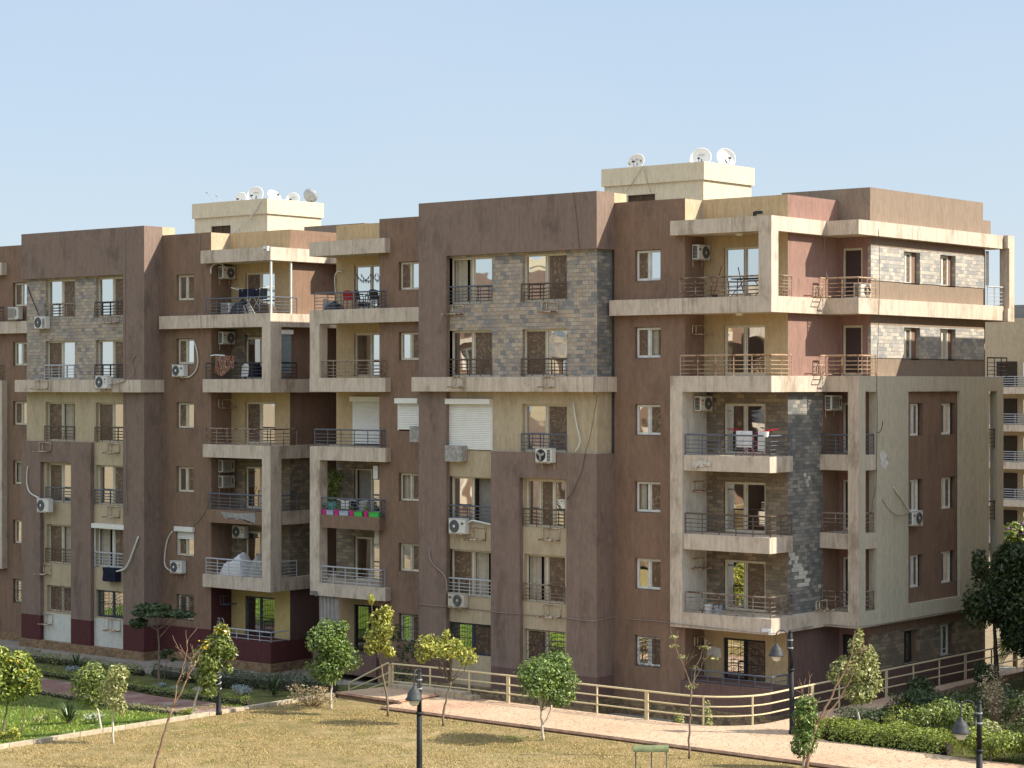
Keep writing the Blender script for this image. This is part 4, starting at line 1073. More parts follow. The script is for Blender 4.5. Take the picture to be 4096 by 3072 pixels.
cable('pale cable down the corner pier of the left block from the roof', [(-29.37,.96,20.5),(-29.35,.96,18),(-29.37,.96,15.3),(-29.36,.96,13.3),(-29.36,.64,13.2),(-29.35,.64,12.6),(-29.35,.96,12.4),(-29.33,.96,10.7),(-29.26,.96,9.6),(-29.31,.96,8.2),(-29.18,.96,7.2),(-29.37,.96,6.66)], .014)
cable('cable slung in a deep loop below the lone side window of the left block', [(-27.37,2.12,8.32),(-27.08,2.12,7.47),(-26.67,2.12,6.6),(-26.3,2.12,6.09),(-25.6,2.12,6.37),(-24.88,2.12,7.06),(-24.45,2.1,8.06)], .014)
cable('pale cable down the wall left of the laundry balcony', [(-25.3,2.12,20.2),(-25.3,2.12,19.4),(-25.2,2.12,18.6),(-25.1,2.12,17.69),(-24.96,2.12,16.59),(-24.84,1.76,16.2),(-24.8,1.76,15.5)], .013)
cable('white cord across the roof room of the left block', [(-26.21,6.95,22.05),(-26.58,6.95,21.6),(-27.16,6.95,21.1),(-27.75,6.95,20.76),(-28.25,6.95,20.5)], .025, 'pipe')
cable('thin cord slanting left down the roof room of the nearer block', [(-2.1,5.95,22.16),(-2.55,5.95,21.6),(-3.0,5.95,21.1)], .010)
cable('thin cord falling to the roof louvre of the nearer block', [(-2.03,5.95,22.16),(-1.95,5.95,21.6),(-1.7,5.95,21.0)], .010)
HP = 'insulated hoses of the air conditioners'
def hose(label, pts, r=.03, mat='pipe'): return cable(label, pts, r, mat, 'hose', 'hose', HP)
hose('pale hose taped black, down the ochre wall beside the cable', [(-1.27,.14,12.24),(-1.18,.12,11.78),(-1.07,.12,11.32),(-.92,.12,10.8),(-1.0,.1,10.5),(-1.13,.08,10.33)])
hose('white hose lying above the empty white bracket', [(-6.72,.05,7.26),(-6.5,.05,7.38),(-6.13,.05,7.35),(-5.5,.15,7.24)], .04)
hose('hose dropping from the brown pier to the lowest unit on the nearer tower', [(-8.77,-.03,6.07),(-8.7,-.05,5.7),(-8.48,-.05,5.43),(-7.87,-.06,5.02),(-7.76,-.06,4.36)], .035, 'cable')
hose('twisted white hose on the olive frame to the flank unit', [(9.03,7.31,8.95),(9.05,7.47,8.78),(9.05,7.84,8.52),(9.05,8.2,8.23),(9.05,8.55,7.92)], .035)
hose('thin wire sagging across the olive frame to the flank unit', [(9.03,6.42,8.54),(9.05,6.76,8.2),(9.05,7.29,7.93),(9.05,7.84,7.83),(9.05,8.55,7.9)], .013, 'cable')
hose('brown tangle of hose beside the stained ledge of the left block', [(-28.6,.95,14.35),(-28.85,.95,14.02),(-28.69,.95,13.63),(-28.85,.7,13.24),(-29.45,.6,13.02),(-30.05,.5,12.96)], .025, 'cable')
hose('long curved white hose from the left pier to the portal unit', [(-36.8,.95,8.85),(-36.89,.95,8.41),(-36.8,.9,7.89),(-36.47,.85,7.52),(-35.7,.8,7.29)], .035)
hose('thick white hose curving to the navy-covered unit', [(-28.35,.95,5.69),(-28.69,.9,4.97),(-28.96,.88,4.46),(-29.29,.88,4.09),(-29.95,.9,3.94)], .045)
hose('thick white hose looping left of the half-shuttered window', [(-27.24,2.12,5.94),(-27.58,2.1,5.52),(-27.77,2.1,4.8),(-27.74,2.1,4.24),(-27.1,2.0,3.98)], .04)
hose('white hose beside the side window, upper left block', [(-25.7,2.12,15.0),(-25.5,2.1,14.6),(-25.42,2.1,14.06),(-25.58,2.1,13.62),(-26.0,2.1,13.35),(-26.5,2.0,13.3)], .035)
hose('dark hose slanting over the grey stone to the top left unit', [(-37.12,1.17,17.95),(-36.8,1.17,17.36),(-36.42,1.15,16.82),(-36.1,1.1,16.44)], .03, 'cable_d')
hose('white hose curving over the unit of the laundry balcony', [(-24.4,2.0,18.2),(-24.45,2.1,18.55),(-24.3,2.4,18.7),(-24.2,2.7,18.55)], .035)
hose('white hose on the wall of the balcony with the red chair', [(-16.55,2.35,17.0),(-16.6,2.35,17.8),(-16.4,2.35,18.05),(-16.1,2.38,18.0)], .03)

# bare plaster
def patch(parent, pts, mat, ax, jit=.05, seed=1):
    r_ = random.Random(seed); g = MB(); P = []
    n_ = len(pts)
    for i in range(n_):
        a, b_ = Vector(pts[i]), Vector(pts[(i+1) % n_])
        for k in range(4):
            p = a.lerp(b_, k/4); j = Vector((r_.uniform(-jit, jit), r_.uniform(-jit, jit), r_.uniform(-jit, jit)))
            if ax == 'Y': j.y = 0
            else: j.x = 0
            P.append(p + j)
    c = sum(P, Vector())/len(P)
    for i in range(len(P)): g.quad([c, P[i], P[(i+1) % len(P)]])
    return obj('plaster_patch', g, M[mat], parent)
def toB(x, y, z): return (x+28, y-1, (z+.235)/1.0115)
patch(Bk, [toB(*p) for p in ((-23.49,1.813,7.01),(-21.25,1.813,7.05),(-21.2,1.813,6.6),(-21.6,1.813,6.62),(-22.1,1.813,6.74),(-22.7,1.813,6.72),(-23.3,1.813,6.76))], 'patch', 'Y')
patch(A, [(3.6,2.43,2.9),(4.2,2.43,2.72),(4.25,2.43,2.4),(4.05,2.43,2.32),(3.8,2.43,2.45),(3.5,2.43,2.4)], 'patch_w', 'Y', .04, 3)
patch(A, [(9.007,6.34,10.42),(9.007,6.62,10.35),(9.007,6.9,10.2),(9.007,7.0,9.95),(9.007,6.6,9.75),(9.007,6.3,9.95)], 'patch_w', 'X', .1, 4)
tiles = [(3.55, 9.45), (3.7, 9.2), (3.85, 9.32), (3.75, 9.05), (4.6, 5.1)]
rt_ = random.Random(4)
for r_ in range(9):
    for q_ in range(7):
        y, z = 2.5+q_*.205+(.1 if r_ % 2 else 0), 6.45-r_*.15
        if q_*.205 < .12+(6.6-z)*1.05 and q_*.205 > (6.0-z)*.7 and rt_.random() < .85: tiles.append((y, z))
for y, z in tiles:
    g = MB(); g.box(7.25, 7.256, y, y+.195, z, z+.142); obj('missing_tile', g, M['pale'], A)
patch(A, [(3.9,.797,10.05),(4.6,.797,10.1),(4.9,.797,9.95),(4.5,.797,9.85),(4.2,.797,9.8),(3.95,.797,9.85)], 'pale', 'Y', .06, 9)

# roof dishes and aerials
DG = 'satellite dishes on the two roof rooms'
def dish(label, loc, r, az, el, mat='dish', mark=True):
    t = thing('satellite_dish', label, 'satellite dish', loc, 0, DG)
    Mz = Matrix.Rotation(az, 3, 'Z') @ Matrix.Rotation(R(90)-el, 3, 'X')   # dish axis (local +z) towards (0,-1) turned by az
    c = Vector((0, 0, r*1.05+.1))
    prof = [(0, -.16*r*2)] + [(r*k/7, -.32*r + .32*r*(k/7)**2) for k in range(1, 8)]
    g = MB(); g.lathe(prof, c, 26, Mz); g.lathe([(r, 0), (r, -.02), (r*.6, -.25*r), (0, -.36*r)], c, 26, Mz)
    g.tube([c + Mz @ Vector((r*math.cos(2*math.pi*i/26), r*math.sin(2*math.pi*i/26), 0)) for i in range(27)], .02, 4, False)
    obj('reflector', g, M[mat], t, smooth=True)
    g = MB(); a = c + Mz @ Vector((0, -r*.95, 0)); b_ = c + Mz @ Vector((0, -r*.45, r*.95)); g.tube([a, b_], .018, 5); obj('feed_arm', g, M['grey'], t)
    g = MB(); g.tube([b_, b_ + (c - b_).normalized()*.16], .045, 7); obj('receiver', g, M['black'], t)
    g = MB(); g.tube([(0, .06, 0), (0, .06, r*.9)], .03, 6); g.tube([(0,.06,r*.85), c + Mz @ Vector((0,0,-.34*r))], .03, 6); g.box(-.2, .2, -.15, .25, 0, .03); obj('mast', g, M['grey'], t)
    if mark:
        g = MB(); q = [Mz @ Vector((x, y, -.2*r)) + c for x, y in ((-.3*r, .34*r), (.3*r, .34*r), (.3*r, .42*r), (-.3*r, .42*r))]
        off = Mz @ Vector((0, 0, .03)); g.quad([p + off for p in q]); obj('dish_mark', g, M['dish_grey'], t)
    return t
rt = 22.14
dish('dish with flaking rusty patches, leftmost on the nearer roof room', (-2.95, 6.6, rt-.2), .36, R(12), R(22), 'dish_rust')
dish('small white dish peeping over the nearer roof edge', (-2.75, 8.6, rt-.42), .30, R(25), R(30), mark=False)
dish('thin dish seen edge-on beside the largest white dish', (-1.35, 8.2, rt-.2), .3, R(-62), R(22), 'dish_grey', False)
dish('largest white dish, at the corner of the nearer roof room', (.02, 7.1, rt-.28), .44, R(22), R(18))
dish('white dish turned half right, near the right edge of the nearer roof room', (.35, 8.5, rt-.16), .42, R(58), R(18))
rb = 22.14*1.0115-.235
dish('white dish half hidden behind its larger neighbour, left block roof', (-29.0, 8.2, rb-.22), .33, R(15), R(18), mark=False)
dish('large white dish on the left block roof, near its centre', (-27.2, 7.5, rb-.3), .44, R(20), R(18))
dish('white dish seen nearly edge-on, left block roof', (-28.0, 9.6, rb-.1), .38, R(82), R(35), mark=False)
dish('white dish with a black feed arm, left block roof', (-27.7, 10.6, rb-.2), .36, R(25), R(20))
dish('grey dish seen from behind, right end of the left block roof', (-26.6, 10.8, rb-.05), .36, R(205), R(25), 'dish_grey', False)
for lab, a, b_ in (('longer bare aerial arm leaning over the left block roof edge', (-29.9, 7.3, rb), (-30.45, 7.3, rb+.55)), ('shorter bare aerial arm on the left block roof', (-29.5, 7.3, rb), (-29.72, 7.3, rb+.34))):
    g = MB(); g.tube([a, b_], .022, 5); g.tube([b_, (b_[0]-.1, b_[1], b_[2]+.04)], .05, 6); tag(obj('aerial', g, M['dish_grey']), lab, 'aerial', 'bare aerials on the left roof')
def camera_thing(label, loc, rz, mat='white'):
    t = thing('security_camera', label, 'security camera', loc, rz, 'security cameras on the slab corners')
    g = MB(); g.obox((.16, -.05, .06), (.3, .12, .12)); obj('housing', g, M[mat], t)
    g = MB(); g.box(-.06, .04, -.06, .06, -.1, .1); g.tube([(0, 0, 0), (.1, -.05, .03)], .03, 6); obj('mount', g, M[mat], t)
    g = MB(); g.box(.31, .325, -.1, .0, .01, .11); obj('lens', g, M['black'], t)
camera_thing('white floodlight camera on the roof slab corner of the left block', (-20.3, 1.74, 19.2), R(180))
camera_thing('white camera under the lowest slab corner of the nearer block', (7.52, .77, 3.76), R(200))
camera_thing('dark camera on the lowest slab beside the hanging grey curtain', (-16.2, .77, 3.72), R(200), 'grey')
camera_thing('small dark camera on top of the roof slab of the nearer block', (6.75, .95, 19.36), R(10), 'black')

# ------------------------------------------------------------------ balcony clutter
def plastic_chair(label, loc, rz, mat):
    t = thing('plastic_chair', label, 'chair', loc, rz, 'plastic chairs on the top balcony')
    g = MB(); g.box(-.23, .23, -.22, .22, .42, .45); obj('seat', g, M[mat], t)
    g = MB()
    for i in range(6):
        a0 = -1 + i/3; a1 = a0 + 1/3; f = lambda a: (.24*a, .22-.06*a*a)
        g.quad([(*f(a0), .45), (*f(a1), .45), (f(a1)[0], f(a1)[1]+.08, .86-.06*a1*a1), (f(a0)[0], f(a0)[1]+.08, .86-.06*a0*a0)])
    obj('backrest', g, M[mat], t)
    for sx in (-1, 1):
        g = MB(); g.tube([(sx*.25, .2, .66), (sx*.27, -.2, .66), (sx*.26, -.24, .45)], .022, 5); obj('armrest', g, M[mat], t)
        for sy in (-1, 1): g = MB(); g.tube([(sx*.21, sy*.2, .43), (sx*.25, sy*.24, 0)], .022, 5); obj('leg', g, M[mat], t)
plastic_chair('red plastic armchair behind blue grey balcony rails', (-14.95, 1.6, 16.27), R(200), 'red')
plastic_chair('black plastic chair just right of the red chair', (-14.15, 1.5, 16.27), R(160), 'black')
plastic_chair('black plastic chair at the right end of the balcony rails', (-13.3, 1.55, 16.27), R(190), 'black')
g = MB()
for i in range(9):
    for x0, x1 in ((-15.35, -14.4), (-14.35, -13.7)):
        x = x0 + (x1-x0)*i/9; d = (x1-x0)/9; s_ = lambda q: 17.95 - .35*math.sin(math.pi*(q-x0)/(x1-x0))
        g.quad([(x, 2.4, s_(x)), (x+d*.5, 2.4, s_(x+d*.5)-.16), (x+d, 2.4, s_(x+d))])
tag(obj('bunting', g, M['black']), 'string of dark pennants across the door behind the red chair', 'bunting')
def drying_rack(label, loc, pole, cloths, L=1.5, hh=1.0):
    t = thing('drying_rack', label, 'drying rack', loc, 0, 'folding drying racks on the balconies')
    g = MB()
    for y in (-.25, .25):
        g.tube([(-L*.22, y, 0), (L*.22, y, hh*.95)], .016, 5); g.tube([(L*.22, y, 0), (-L*.22, y, hh*.95)], .016, 5)
    obj('folding_leg', g, M[pole], t)
    g = MB()
    for s in (-1, 1):
        x0, x1 = s*L*.2, s*L*.62
        for y in (-.28, .28): g.tube([(x0, y, hh*.93), (x1, y, hh*1.08)], .016, 5)
        for k in range(4):
            x = x0+(x1-x0)*k/3; z = hh*(.93+.15*k/3); g.tube([(x, -.28, z), (x, .28, z)], .012, 5)
    obj('wing', g, M[pole], t)
    for i, (x, wd, dr, mt) in enumerate(cloths):
        g = MB(); nn = 6
        for k in range(nn):
            a0, a1 = k/nn, (k+1)/nn; y = lambda a: -.3 - .03*math.sin(a*14+i)
            g.quad([(x+wd*a0, y(a0)-.02, hh-dr), (x+wd*a1, y(a1)-.02, hh-dr), (x+wd*a1, y(a1), hh), (x+wd*a0, y(a0), hh)])
        tag(obj('hung_cloth', g, M[mt], None, loc, 0, True), '%s hung %s on the %s' % ({'cloth_w': 'white cloth', 'navy': 'navy cloth', 'black': 'black cloth', 'cloth_g': 'grey cloth'}[mt], ('at the left', 'in the middle', 'at the right')[i] if len(cloths) == 3 else ('at the left', 'at the right')[i], label.split(' on ')[0].split(' behind ')[0].split(' under ')[0]), 'laundry', 'laundry on the racks')
drying_rack('crimson folding drying rack on the stone-backed balcony', (6.35, 1.4, 10.28), 'redpole', [(-.55, .75, .62, 'cloth_w'), (.45, .3, .75, 'cloth_w')], 1.6, .95)
drying_rack('thin drying rack under dark washing on the top left balcony', (-22.1, 2.5, 16.27), 'alu_w', [(-.6, .62, .4, 'navy'), (.05, .75, .42, 'navy'), (.85, .45, .5, 'black')], 1.9, 1.15)
drying_rack('white drying rack behind the pink and green planters', (-14.45, 1.5, 7.24), 'white', [(-.65, .5, .35, 'cloth_w'), (0, .4, .5, 'navy'), (.5, .4, .4, 'cloth_g')], 1.5, .62)
def bucket(label, loc, r, h, mat, name='bucket', group=None):
    g = MB(); g.lathe([(0, 0), (r*.78, 0), (r, h), (r*.93, h), (r*.74, .03), (0, .03)], (0,0,0), 14)
    tag(obj(name, g, M[mat], None, loc), label, name.replace('_', ' '), group)
bucket('white bucket hung over the grey rail by the drying rack', (7.3, .86, 11.02), .11, .2, 'white')
bucket('white paint bucket on the lowest corner balcony, left one', (4.4, 1.3, 4.24), .17, .3, 'white', group='paint buckets')
bucket('blue and white paint bucket on the lowest corner balcony, right one', (4.85, 1.3, 4.24), .17, .3, 'blue_p', group='paint buckets')
for i, (x, mt, lab) in enumerate(((-15.85, 'pink', 'first pink flowerpot from the left post'), (-15.1, 'pink', 'second pink flowerpot, between two pale troughs'), (-14.18, 'pink', 'third pink flowerpot, between a pale and a green trough'), (-13.32, 'pink', 'last pink flowerpot, between the two green troughs'))):
    bucket(lab + ' on the planter balcony', (x, .96, 7.24), .135, .24, mt, 'flowerpot', 'flowerpots on the balcony edge')
for x0, x1, mt, lab in ((-15.67, -15.27, 'blue_p', 'pale blue trough between the first two pink pots'), (-14.88, -14.36, 'blue_p', 'longer pale blue trough in the middle of the planter balcony'), (-13.98, -13.52, 'green_p', 'green trough left of the last pink pot'), (-13.1, -12.52, 'green_p', 'green trough at the right end of the planter balcony')):
    g = MB(); g.box(x0, x1, .86, 1.06, 7.24, 7.41); g.box(x0-.015, x1+.015, .845, 1.075, 7.41, 7.44)
    tag(obj('planter_trough', g, M[mt]), lab, 'planter', 'planter troughs on the balcony edge')
g = MB(); nn = 14
for i in range(nn):
    for j in range(5):
        f = lambda a, b_: (-23.95+1.35*a, 1.86-.05*math.sin(a*26)-.02*b_, 14.32-.95*b_*(.8+.2*math.sin(a*5)))
        g.quad([f(i/nn,(j+1)/5), f((i+1)/nn,(j+1)/5), f((i+1)/nn,j/5), f(i/nn,j/5)])
tag(obj('striped_rug', g, M['rug'], smooth=True), 'striped multicoloured rug hung over the black balcony rail', 'rug')
g = MB(); g.tube([(-24.25, 1.85, 14.33), (-23.95, 1.85, 14.36), (-23.3, 1.85, 14.33)], .03, 5); tag(obj('towel_pole', g, M['white']), 'white twisted pole above the striped rug', 'pole')
g = MB(); g.quad([(-22.55,2.2,13.35),(-22.1,2.2,13.35),(-22.1,2.25,13.8),(-22.2,2.25,13.98),(-22.35,2.25,13.98),(-22.55,2.25,13.8)]); g.quad([(-22.55,2.24,13.35),(-22.55,2.29,13.8),(-22.35,2.29,13.98),(-22.2,2.29,13.98),(-22.1,2.29,13.8),(-22.1,2.24,13.35)])
for sx in (-22.5, -22.15): g.tube([(sx, 2.26, 13.05), (sx, 2.26, 13.4)], .015, 4)
tag(obj('ironing_board', g, M['cloth_w']), 'upended white ironing board behind the black rail', 'ironing board')
# white blind closing the side of a balcony on the left block
g = MB()
for i in range(30): g.quad([(-20.33,2.6,15.3-i*.06),(-20.33,3.3,15.3-i*.06),(-20.35,3.3,15.245-i*.06),(-20.35,2.6,15.245-i*.06)])
b_ = obj('roll_blind', g, M['blue_p']); tag(b_, 'pale blind lowered beside the corner post of the left block', 'blind')
g = MB(); g.box(-20.42,-20.26,2.55,3.35,15.3,15.5); obj('blind_box', g, M['shutter'], b_)
# covered furniture
def heap(label, cx, cy, z, sx, sy, h, mat, seed, cat='covered furniture'):
    g = MB(); nn = 10
    def f(a, b2):
        x = (a-.5)*2; y = (b2-.5)*2
        k = max(0, 1-max(abs(x), abs(y))**4)
        return (cx+x*sx*(1-.1*k), cy+y*sy, z+h*k*(.72+.4*noise.noise((a*2.6+seed, b2*2.2, seed)))+.0)
    for i in range(nn):
        for j in range(nn): g.quad([f(i/nn,j/nn), f((i+1)/nn,j/nn), f((i+1)/nn,(j+1)/nn), f(i/nn,(j+1)/nn)])
    return tag(obj('covered_furniture', g, M[mat], smooth=True), label, cat, 'sheeted furniture on the balcony')
heap('grey dust sheet over furniture, larger heap, low left block balcony', -23.2, 2.6, 4.05, .75, .5, 1.2, 'cloth_w', 1.3)
heap('grey dust sheet over furniture, right heap, low left block balcony', -21.6, 2.6, 4.05, .55, .5, 1.1, 'wrap', 4.7)
heap('teal cloth heap on the planter balcony', -15.8, 1.4, 7.24, .32, .25, .75, 'teal', 2.2, 'cloth')
heap('black bundle of clutter behind the top left balcony rails, under the washing', -22.6, 2.3, 16.27, .5, .35, .75, 'black', 3.1, 'bundle')
heap('dark brown bundle behind the top left balcony rails, right corner', -20.9, 2.3, 16.27, .4, .3, .7, 'wood', 6.3, 'bundle')
heap('dark bundle on the floor left of the red plastic chair', -15.9, 1.6, 16.27, .4, .3, .5, 'black', 8.2, 'bundle')
heap('navy bundle of laundry right of the ironing board', -21.75, 2.4, 13.3, .32, .25, .75, 'navy', 5.2, 'laundry')
# side table and broom
t = thing('folding_table', 'dark folding table with crossed legs on the top open-fronted balcony', 'table', (5.9, 1.7, 16.3))
g = MB(); g.box(-.55, .75, -.3, .3, .68, .72); obj('tabletop', g, M['black'], t)
for sx in (-.45, .65):
    g = MB(); g.tube([(sx-.15, -.25, 0), (sx+.15, .25, .68)], .018, 5); g.tube([(sx+.15, -.25, 0), (sx-.15, .25, .68)], .018, 5); obj('leg', g, M['black'], t)
t = thing('broom', 'red-handled broom leaning by the top balcony door', 'broom', (4.5, 1.5, 16.3))
g = MB(); g.tube([(0, 0, .1), (.04, .5, 1.25)], .02, 5); obj('handle', g, M['red'], t)
g = MB(); g.box(-.15, .15, -.05, .05, 0, .12); obj('brush', g, M['black'], t)
# curtain under the low slab
g = MB(); nn = 26
for i in range(nn):
    f = lambda a, z: (-16.25+1.2*a+(.12*(3.5-z)/3*(1-a*.4)), .98+.07*math.sin(a*34), z)
    g.quad([f(i/nn, 1.2), f((i+1)/nn, 1.2), f((i+1)/nn, 3.64), f(i/nn, 3.64)])
tag(obj('curtain', g, M['cloth_g'], smooth=True), 'long grey curtain hanging below the lowest slab near the passage', 'curtain')
g = MB(); nn = 8
for i in range(nn):
    f = lambda a, z: (8.75+.04*math.sin(a*20), 15.5+.2*a, z)
    g.quad([f(i/nn, 17.15), f((i+1)/nn, 17.15), f((i+1)/nn, 18.6), f(i/nn, 18.6)])
tag(obj('curtain', g, M['cloth_g'], smooth=True), 'dingy white curtain tied at the end balcony of the top floor', 'curtain')
# ceiling lamps and small stores
for i, (x, z) in enumerate(((5.6, 18.73), (5.6, 15.69))):
    g = MB(); g.lathe([(0, -.1), (.13, -.08), (.16, 0)], (x, 1.6, z), 12); tag(obj('ceiling_lamp', g, M['lamp_glass']), ('round ceiling lamp under the roof slab of the nearer block', 'round ceiling lamp under the band below the top floor, nearer block')[i], 'ceiling lamp', 'balcony ceiling lamps')
t = thing('lantern', 'dark lantern hanging over the striped rug balcony', 'lantern', (-22.25, 2.2, 14.95))
g = MB(); g.tube([(0,0,.75),(0,0,.4)], .01, 4); obj('chain', g, M['black'], t)
g = MB(); g.lathe([(0,.4),(.1,.3),(.08,.05),(0,0)], (0,0,0), 6); obj('lamp_body', g, M['black'], t)
# ------------------------------------------------------------------ fence, lamps, small street furniture
t = thing('metal_fence', 'cream painted tube fence along the pink path round the corner of the block', 'fence', (0, 0, 0))
line = [(-6.75, -4.5)] + [(x, -4.22) for x in (-4.9, -2.95, -1.0, 1.1, 3.25, 5.5, 6.9)] + [(p[0]-.02, p[1]-.1) for p in arc[::-1][1:]] + [(9.22, y) for y in (1.0, 2.9, 4.6, 6.4, 8.5, 10.6, 12.8, 15.1, 17.4, 19.5)]
line = [(-6.75, -4.5), (-4.9, -4.3)] + line[2:]
def rail_along(pts, z, r):
    g = MB(); g.tube([(x, y, z) for x, y in pts], r, 7); return obj('rail', g, M['cream_metal'], t)
panels = [line[0:2], line[1:4], line[3:5], line[4:7], line[6:8+3], line[10:16], line[15:19], line[18:22], line[21:25]]
zf = .9
for pn in (line[0:4], line[3:7], line[6:16], line[15:19], line[18:22], line[21:]):
    for z, r in ((1.03, .036), (.68, .028), (.34, .028)): rail_along(pn, zf+z, r)
posts = line[0:7] + [line[9], line[13]] + line[16:]
for i, (x, y) in enumerate(posts):
    for dx in ((0,) if i % 3 else (-.05, .05)):
        g = MB(); 
        if x < 9: g.tube([(x+dx, y, zf-.1), (x+dx, y, zf+1.03)], .036, 7)
        else: g.tube([(x, y+dx, zf-.1), (x, y+dx, zf+1.03)], .036, 7)
        obj('post', g, M['cream_metal'], t)
t2 = thing('stair_handrail', 'cream tube handrail sloping down the steps left of the fence', 'handrail', (0, 0, 0))
g = MB(); g.tube([(-6.85, -4.55, .9), (-6.85, -4.55, 1.93), (-6.9, -4.55, 1.96), (-9.0, -4.6, .98), (-9.02, -4.6, .5)], .036, 7); obj('rail', g, M['cream_metal'], t2)
for d in (.36, .7): g = MB(); g.tube([(-6.86, -4.55, 1.93-d), (-8.98, -4.6, .96-d*.7)], .028, 6); obj('rail', g, M['cream_metal'], t2)

def lamp(label, x, y, z, az=R(212), lean=(0, 0), wrap=False):
    t = thing('street_lamp', label, 'street lamp', (x, y, z), 0, 'black garden lamps with one hanging shade')
    ax = Vector((math.cos(az), math.sin(az), 0)); L = Vector((lean[0], lean[1], 0)); P = lambda z_: L*(z_/3.5) + Vector((0, 0, z_))
    g = MB(); g.tube([P(0), P(.12), P(.16), P(.9), P(2.2)], [.13, .13, .098, .092, .085], 12); g.tube([P(2.18), P(2.20), P(2.24), P(2.27)], [.085, .125, .125, .09], 12); g.tube([P(2.26), P(3.5)], [.075, .066], 12)
    g.tube([P(3.5), P(3.53), P(3.56), P(3.6)], [.066, .075, .05, .01], 10); obj('pole', g, M['post_black'], t, smooth=True)
    for zc in (2.98, 3.25): g = MB(); g.tube([P(zc)-Vector((0,0,.02)), P(zc)+Vector((0,0,.02))], .085, 10); g.tube([P(zc), P(zc)+ax*.14], .02, 5); obj('clamp', g, M['dish_grey'], t)
    c = P(3.32)
    pts = [P(2.9)+ax*.12, P(3.2)+ax*.12] + [c + ax*(.12+.19*(1-math.cos(a))) + Vector((0, 0, .08+.19*math.sin(a))) for a in [math.pi*k/10 for k in range(11)]] + [P(3.12)+ax*.5]
    g = MB(); g.tube(pts, .02, 6); obj('arm', g, M['lamp_grey'], t)
    o = P(2.72) + ax*.5
    g = MB(); g.lathe([(.02, .42), (.05, .40), (.06, .34), (.14, .28), (.20, .18), (.225, .06), (.275, .0), (.27, -.02), (.21, .03), (.18, .1), (0, .2)], o, 18); obj('lamp_shade', g, M['lamp_grey'], t, smooth=True)
    g = MB(); g.lathe([(.17, .02), (.165, -.06), (.13, -.15), (.07, -.20), (0, -.215)], o, 16); obj('globe', g, M['lamp_glass'], t, smooth=True)
    if wrap:
        g = MB(); g.tube([Vector((.095*math.cos(a), .095*math.sin(a), .95+a*.035)) for a in [k*.35 for k in range(130)]], .012, 4); obj('spiral_tape', g, M['white'], t)
    return t
lamp('black lamp on the pink path at the building corner, whole in view', 11.25, -3.57, .9, R(219), (-.05, -.04))
lamp('black lamp in the middle foreground, standing in the dry lawn', 7.45, -18.57, .78, R(-66))
lamp('black lamp in the lower right corner among the bright shrubs', 23.75, -13.9, .8, R(219))
lamp('black lamp wound with white tape at the edge of the red path', -7.72, -12.84, .8, R(-20), wrap=True)
# little green canopy in the foreground lawn
t = thing('sheltered_sign', 'small worn green curved metal canopy on thin posts in the foreground lawn', 'canopy', (13.52, -15.0, .8), R(39.7))
g = MB(); nn = 8
for i in range(nn):
    f = lambda a: (.16*math.cos(math.pi*a)*-1, 1.26+.17*math.sin(math.pi*a))
    y0, z0 = f(i/nn); y1, z1 = f((i+1)/nn); g.quad([(-.53, y0, z0), (.53, y0, z0), (.53, y1, z1), (-.53, y1, z1)])
for s in (-.53, .53): g.quad([(s, -.16*math.cos(math.pi*i/nn), 1.26+.17*math.sin(math.pi*i/nn)) for i in range(nn+1)])
obj('roof', g, M['bench_green'], t)
g = MB(); g.box(-.53, .53, -.155, .155, 1.24, 1.262); obj('board', g, M['bench_green'], t)
for x in (-.45, .02, .47): g = MB(); g.tube([(x, 0, 0), (x, 0, 1.25)], .018, 6); obj('post', g, M['rail_blue'], t)
g = MB(); g.lathe([(0, .05), (.62, .05), (.7, 0)], (-18.6, -3.5, -.25), 24); tag(obj('manhole_cover', g, M['concrete']), 'round pale concrete cover in the garden grass', 'manhole cover')
for i, (x, y, s) in enumerate(((3.9, -3.3, .22), (4.4, -3.5, .15), (-.2, -3.4, .25))):
    g = MB(); r_ = random.Random(i); g.lathe([(0, 0), (s, .02), (s*.8, s*.5), (s*.3, s*.75), (0, s*.7)], (x, y, 0), 7)
    for q in range(len(g.v)): g.v[q] = tuple(c + r_.uniform(-.25, .25)*s for c in g.v[q])
    tag(obj('rubble', g, M['concrete']), ('larger stone lump behind the fence below the ochre window bay', 'small stone lump behind the fence near the corner', 'white stone lump behind the fence by the middle window bay')[i], 'stone', 'rubble behind the fence')

# ------------------------------------------------------------------ plants
LD = 1.25; LS = 1.15
def leaves(mb, c, rad, n_, size, rs, up=.35, shell=.55, flat=1.0):
    n_ = int(n_*LD)
    """n_ folded leaf faces in an ellipsoid, mostly near its skin"""
    c = Vector(c)
    for _ in range(n_):
        d = Vector((rs.gauss(0,1), rs.gauss(0,1), rs.gauss(0,1))).normalized()
        k = rs.random()**.5*(1-shell)+shell if rs.random() < .8 else rs.random()
        k *= 1 + rs.uniform(-.12, .12)
        p = c + Vector((d.x*rad[0]*k, d.y*rad[1]*k, d.z*rad[2]*k))
        nrm = (d*.7 + Vector((rs.uniform(-1,1), rs.uniform(-1,1), rs.uniform(-.6,1)+up))*.8).normalized()
        leaf(mb, p, nrm, size*LS*rs.uniform(.55, 1.45), rs)
def leaf(mb, p, nrm, s, rs):
    a = nrm.orthogonal().normalized(); a = Matrix.Rotation(rs.uniform(0, 6.28), 3, nrm) @ a; b_ = nrm.cross(a)
    u = rs.random()
    mid = nrm*(-.12*s)
    q0, q1, q2, q3 = p - a*s*.5, p + b_*s*.26 + mid*0, p + a*s*.55, p - b_*s*.26
    m_ = p + mid
    mb.quad([q0, m_, q2, q1], [(u, .5)]*4); mb.quad([q0, q3, q2, m_], [(u, .5)]*4)
